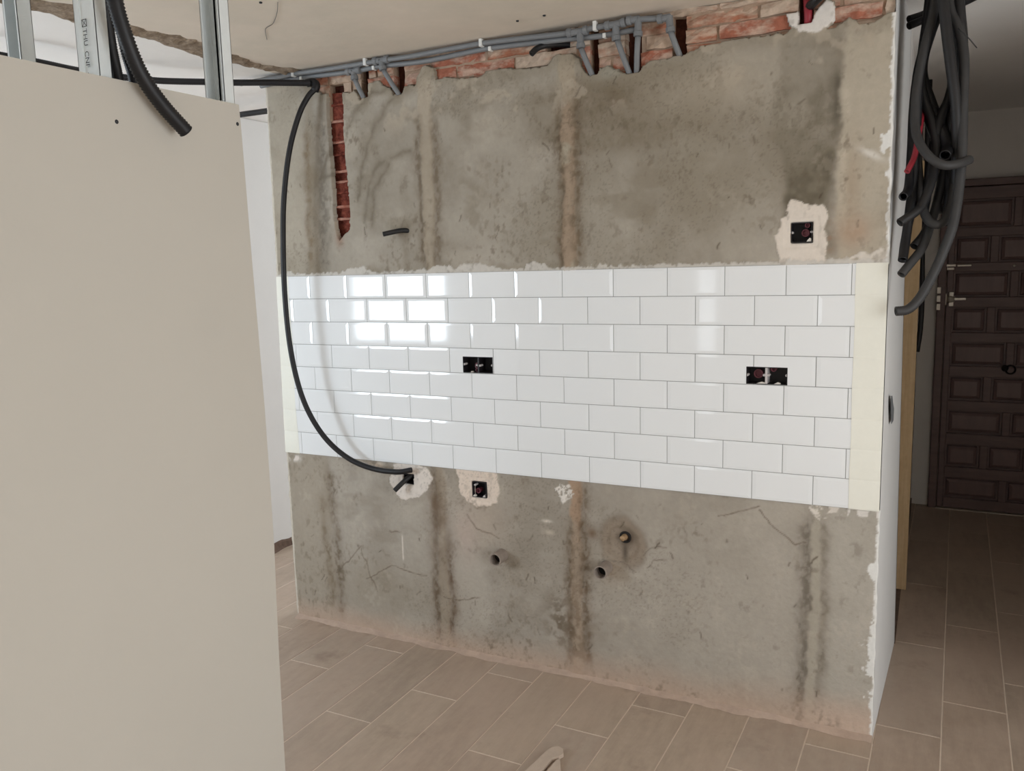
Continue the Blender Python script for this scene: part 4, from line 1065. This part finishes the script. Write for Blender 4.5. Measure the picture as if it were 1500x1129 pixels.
# ------------------------------------------------------------------ drain stubs and valve stump
def stub(base, tip, r, m, label, name='drain_pipe_stub', wall_t=0.86, cat='pipe'):
    e = empty(name, base); tag(e, label, cat)
    A, B = Vector(base), Vector(tip); D = (B - A).normalized()
    A2 = A + Vector((0, 0.03, 0))
    v, f = tube_geo([A - D * 0.02, A + (B - A) * 0.5, B - D * 0.002, B], [r, r, r, r * 0.97], 22, True, True, wall_t, 0.045)
    rel(mesh('pipe', v, f, m, None, False), e)
    v, f = tube_geo([B - D * 0.042, B - D * 0.0005], r * wall_t * 0.985, 22, False)
    f = [q[::-1] for q in f] + [tuple(range(22))]
    rel(mesh('dark_bore', v, f, M_BORE), e)  # dark lining paints in the shade inside the pipe
    return e
stub((0.914, 0.0, -1.140), (0.914, -0.068, -1.140), 0.0265, M_DRAIN, 'grey drain pipe stub low on the wall, left one of the pair')
stub((1.362, 0.0, -1.126), (1.362, -0.070, -1.126), 0.0265, M_DRAIN, 'grey drain pipe stub low on the wall, right one below the stain')
e = empty('valve_stump', (1.436, 0.0, -0.999)); tag(e, 'small dirty brass pipe end in the middle of a round brown stain', 'pipe')
v, f = lathe([(0.001, 0.026), (0.008, 0.026), (0.0105, 0.022), (0.0105, 0.010), (0.012, 0.008), (0.012, -0.02)], 16)
rel(mesh('brass_end', orient(v, (1.436, 0.0, -0.998), (-0.1, -1, 0.0)), f, M_BRASS, None, True), e)
v, f = lathe([(0.013, -0.004), (0.016, 0.005), (0.022, 0.003), (0.026, -0.004)], 16)
rel(mesh('sealing_collar', orient(v, (1.438, 0.0, -0.999), (0, -1, 0)), f, M_BORE, None, True), e)

# ------------------------------------------------------------------ bundle of conduits hanging in the corridor
K, G, G2 = M_BLACK, M_GREYCON, M_GREYCON2
bundle = [
 ([(2.41, 0.2, 0.884), (2.409, 0.2, 0.79), (2.385, 0.18, 0.707), (2.362, 0.15, 0.602), (2.353, 0.12, 0.474), (2.353, 0.1, 0.347), (2.352, 0.06, 0.255), (2.349, 0.02, 0.215), (2.339, -0.03, 0.196)], 0.0105, K, 'black bundle conduit whose open end is highest against the white wall edge'),
 ([(2.43, 0.18, 0.884), (2.42, 0.17, 0.791), (2.394, 0.13, 0.699), (2.369, 0.1, 0.581), (2.365, 0.09, 0.427), (2.364, 0.08, 0.281), (2.356, 0.05, 0.155), (2.35, 0.02, 0.07), (2.345, -0.03, 0.006)], 0.0110, K, 'straight dark bundle conduit ending in a round hole level with the tile top'),
 ([(2.405, 0.13, 0.884), (2.399, 0.11, 0.759), (2.378, 0.08, 0.646), (2.362, 0.06, 0.524), (2.362, 0.03, 0.421), (2.373, -0.005, 0.364), (2.403, -0.03, 0.311), (2.442, -0.035, 0.282), (2.483, -0.01, 0.284), (2.514, 0.04, 0.299)], 0.0105, G2, 'grey conduit wrapped sideways round the front of the corridor bundle'),
 ([(2.425, 0.1, 0.884), (2.443, 0.1, 0.759), (2.469, 0.09, 0.69), (2.486, 0.08, 0.602), (2.489, 0.06, 0.47), (2.492, 0.04, 0.328), (2.488, 0.02, 0.207), (2.477, 0.0, 0.106), (2.457, -0.01, 0.035), (2.435, -0.02, -0.027), (2.406, -0.03, -0.093), (2.384, -0.04, -0.127), (2.362, -0.05, -0.145), (2.332, -0.06, -0.149)], 0.0115, G2, 'long grey bundle conduit sweeping left to the lowest open end'),
 ([(2.44, 0.14, 0.884), (2.456, 0.13, 0.725), (2.471, 0.11, 0.58), (2.474, 0.1, 0.417), (2.477, 0.09, 0.274), (2.471, 0.06, 0.18), (2.455, 0.04, 0.124), (2.431, 0.03, 0.111), (2.406, 0.04, 0.131), (2.388, 0.07, 0.185), (2.375, 0.1, 0.282), (2.366, 0.12, 0.389), (2.364, 0.14, 0.517), (2.372, 0.15, 0.631), (2.4, 0.15, 0.76)], 0.0105, G2, 'grey conduit curled into a round loop at the bottom of the corridor bundle'),
 ([(2.425, 0.22, 0.884), (2.44, 0.22, 0.729), (2.456, 0.2, 0.579), (2.459, 0.16, 0.448), (2.448, 0.12, 0.299), (2.431, 0.1, 0.174), (2.402, 0.07, 0.09), (2.374, 0.03, 0.047)], 0.0105, G, 'dark grey conduit ending in front of the pine jamb, short of the wall edge'),
 ([(2.437, 0.2, 0.884), (2.453, 0.19, 0.72), (2.457, 0.17, 0.553), (2.452, 0.15, 0.385), (2.442, 0.13, 0.259), (2.426, 0.09, 0.153), (2.406, 0.05, 0.073), (2.393, 0.02, 0.035), (2.369, -0.02, -0.001), (2.343, -0.05, -0.038)], 0.0105, G2, 'grey conduit crossing the pine jamb diagonally to an open end at the wall edge'),
 ([(2.415, 0.16, 0.884), (2.389, 0.15, 0.72), (2.371, 0.14, 0.599), (2.38, 0.13, 0.514), (2.409, 0.11, 0.425), (2.424, 0.09, 0.339), (2.419, 0.06, 0.271), (2.408, 0.03, 0.22), (2.39, 0.0, 0.169), (2.373, -0.02, 0.148), (2.333, -0.05, 0.118)], 0.0105, G, 'dark bundle conduit slanting down left, its end just beside the white wall'),
 ([(2.444, 0.25, 0.884), (2.463, 0.25, 0.691), (2.462, 0.23, 0.542), (2.46, 0.2, 0.391), (2.457, 0.18, 0.283), (2.453, 0.16, 0.197), (2.443, 0.14, 0.154)], 0.0110, K, 'black conduit at the back of the corridor bundle'),
 ([(2.411, 0.07, 0.884), (2.429, 0.06, 0.732), (2.45, 0.05, 0.591), (2.469, 0.05, 0.47), (2.479, 0.06, 0.341), (2.48, 0.08, 0.232), (2.474, 0.1, 0.13)], 0.0125, G, 'thick dark grey conduit down the right front of the corridor bundle'),
 ([(2.402, 0.25, 0.884), (2.379, 0.24, 0.701), (2.37, 0.2, 0.59), (2.39, 0.16, 0.507), (2.43, 0.12, 0.42), (2.453, 0.08, 0.346), (2.447, 0.0, 0.312)], 0.0125, K, 'black conduit crossing the middle of the corridor bundle with its open end facing out'),
 ([(2.387, 0.21, 0.884), (2.377, 0.2, 0.734), (2.369, 0.18, 0.586), (2.369, 0.16, 0.415), (2.369, 0.14, 0.286), (2.362, 0.11, 0.178), (2.353, 0.08, 0.114), (2.346, 0.03, 0.05), (2.345, 0.0, 0.02)], 0.0105, K, 'black conduit of the corridor bundle running close along the white wall'),
 ([(2.418, 0.18, 0.884), (2.446, 0.17, 0.716), (2.462, 0.15, 0.589), (2.454, 0.13, 0.505), (2.431, 0.11, 0.433), (2.413, 0.1, 0.321), (2.402, 0.08, 0.216), (2.394, 0.06, 0.153)], 0.0120, K, 'black conduit crossing left through the heart of the corridor bundle'),
 ([(2.394, 0.22, 0.884), (2.373, 0.21, 0.685), (2.368, 0.19, 0.567), (2.387, 0.17, 0.478), (2.422, 0.15, 0.377), (2.445, 0.13, 0.28), (2.446, 0.11, 0.174)], 0.0120, K, 'black conduit slanting right under the gap in the corridor bundle, rear one of two'),
 ([(2.404, 0.2, 0.884), (2.385, 0.19, 0.709), (2.373, 0.17, 0.594), (2.402, 0.15, 0.494), (2.436, 0.13, 0.405), (2.459, 0.12, 0.319), (2.467, 0.1, 0.214), (2.46, 0.08, 0.109)], 0.0120, G, 'dark conduit slanting right under the gap in the corridor bundle, front one of two'),
 ([(2.452, 0.11, 0.884), (2.470, 0.10, 0.74), (2.481, 0.10, 0.64), (2.478, 0.11, 0.52), (2.462, 0.12, 0.42), (2.452, 0.13, 0.33)], 0.0120, G, 'dark grey conduit bowing out on the right of the corridor bundle'),
]
for pts, r, m, lab in bundle:
    o = conduit('corrugated_conduit', pts, r * 1.25, m, 0.0055, 0.05, 12)
    tag(o, lab, 'conduit', 'conduits bundled in the corridor')
o = conduit('red_conduit', [(2.378, 0.2, 0.62), (2.374, 0.18, 0.501), (2.377, 0.12, 0.446), (2.370, 0.06, 0.37), (2.363, 0.03, 0.316), (2.346, 0.0, 0.272)], 0.0085, M_RED, 0.006, 0.05, 10)
tag(o, 'thin red conduit tucked inside the corridor bundle', 'conduit')
o = conduit('corrugated_conduit', [(2.324, 0.3, 0.769), (2.365, 0.33, 0.789), (2.416, 0.38, 0.817), (2.472, 0.44, 0.85), (2.53, 0.49, 0.884)], 0.0125, K, 0.0055, 0.05, 12)
tag(o, 'lower of two dark conduits rising to the corridor ceiling behind the bundle', 'conduit')
o = conduit('corrugated_conduit', [(2.321, 0.34, 0.800), (2.363, 0.37, 0.816), (2.415, 0.42, 0.845), (2.475, 0.48, 0.884)], 0.0115, K, 0.0055, 0.05, 12)
tag(o, 'upper of two dark conduits rising to the corridor ceiling behind the bundle', 'conduit')
o = MB().tube(spline([(2.467, 0.06, 0.684), (2.49, 0.05, 0.657), (2.518, 0.05, 0.62)], 0.01), 0.0016, 8).obj('tie_wire', M_GREYCON2, None, True)
tag(o, 'short stiff wire end sticking out to the right of the corridor bundle', 'wire')
o = conduit('corridor_cable', [(2.372, 1.9, 0.884), (2.374, 1.9, 0.40), (2.372, 1.9, 0.073), (2.380, 1.9, -0.169), (2.379, 1.9, -0.344), (2.368, 1.9, -0.468)], 0.0125, K, 0.02, 0.0, 10)
tag(o, 'black cable hanging down the shaded corridor wall behind the pine jamb', 'cable')

# far conduit in the left passage
o = conduit('passage_conduit', [(-0.949, 0.352, 0.800), (-0.7, 0.346, 0.801), (-0.517, 0.344, 0.800), (-0.25, 0.343, 0.800)], 0.0135, M_GREYCON, 0.008, 0.04, 12)
tag(o, 'short dark conduit crossing the gap at the top left of the wall', 'conduit')

# hairline crack of the ceiling, made as a thin strand, and small fixings
o = MB().tube(spline([(0.568, -0.744, 0.852), (0.494, -0.667, 0.852), (0.4, -0.584, 0.852), (0.328, -0.543, 0.853), (0.242, -0.445, 0.852)], 0.006), 0.0009, 6).obj('ceiling_crack', M_GREYCON2, None, True)
tag(o, 'hairline ceiling crack right of the torn scar, made as a thin strand', 'wire')

# scrap on the floor
sc = empty('plasterboard_scrap', (1.385, -0.60, FLOOR)); tag(sc, 'beige plasterboard offcut lying on the floor tiles at the bottom of the picture', 'scrap')
p1 = [(1.350, -0.535), (1.358, -0.515), (1.376, -0.505), (1.395, -0.512), (1.406, -0.535), (1.398, -0.556), (1.382, -0.575), (1.375, -0.80), (1.318, -0.80)]
v, f = prism(p1, 2, FLOOR + 0.002, FLOOR + 0.016); rel(fix_normals(mesh('offcut', v, f, M_SCRAP)), sc)
p2 = [(1.396, -0.575), (1.404, -0.560), (1.49, -0.735), (1.50, -0.80), (1.385, -0.80)]
v, f = prism(p2, 2, FLOOR + 0.001, FLOOR + 0.012); rel(fix_normals(mesh('offcut', v, f, M_SCRAP)), sc)
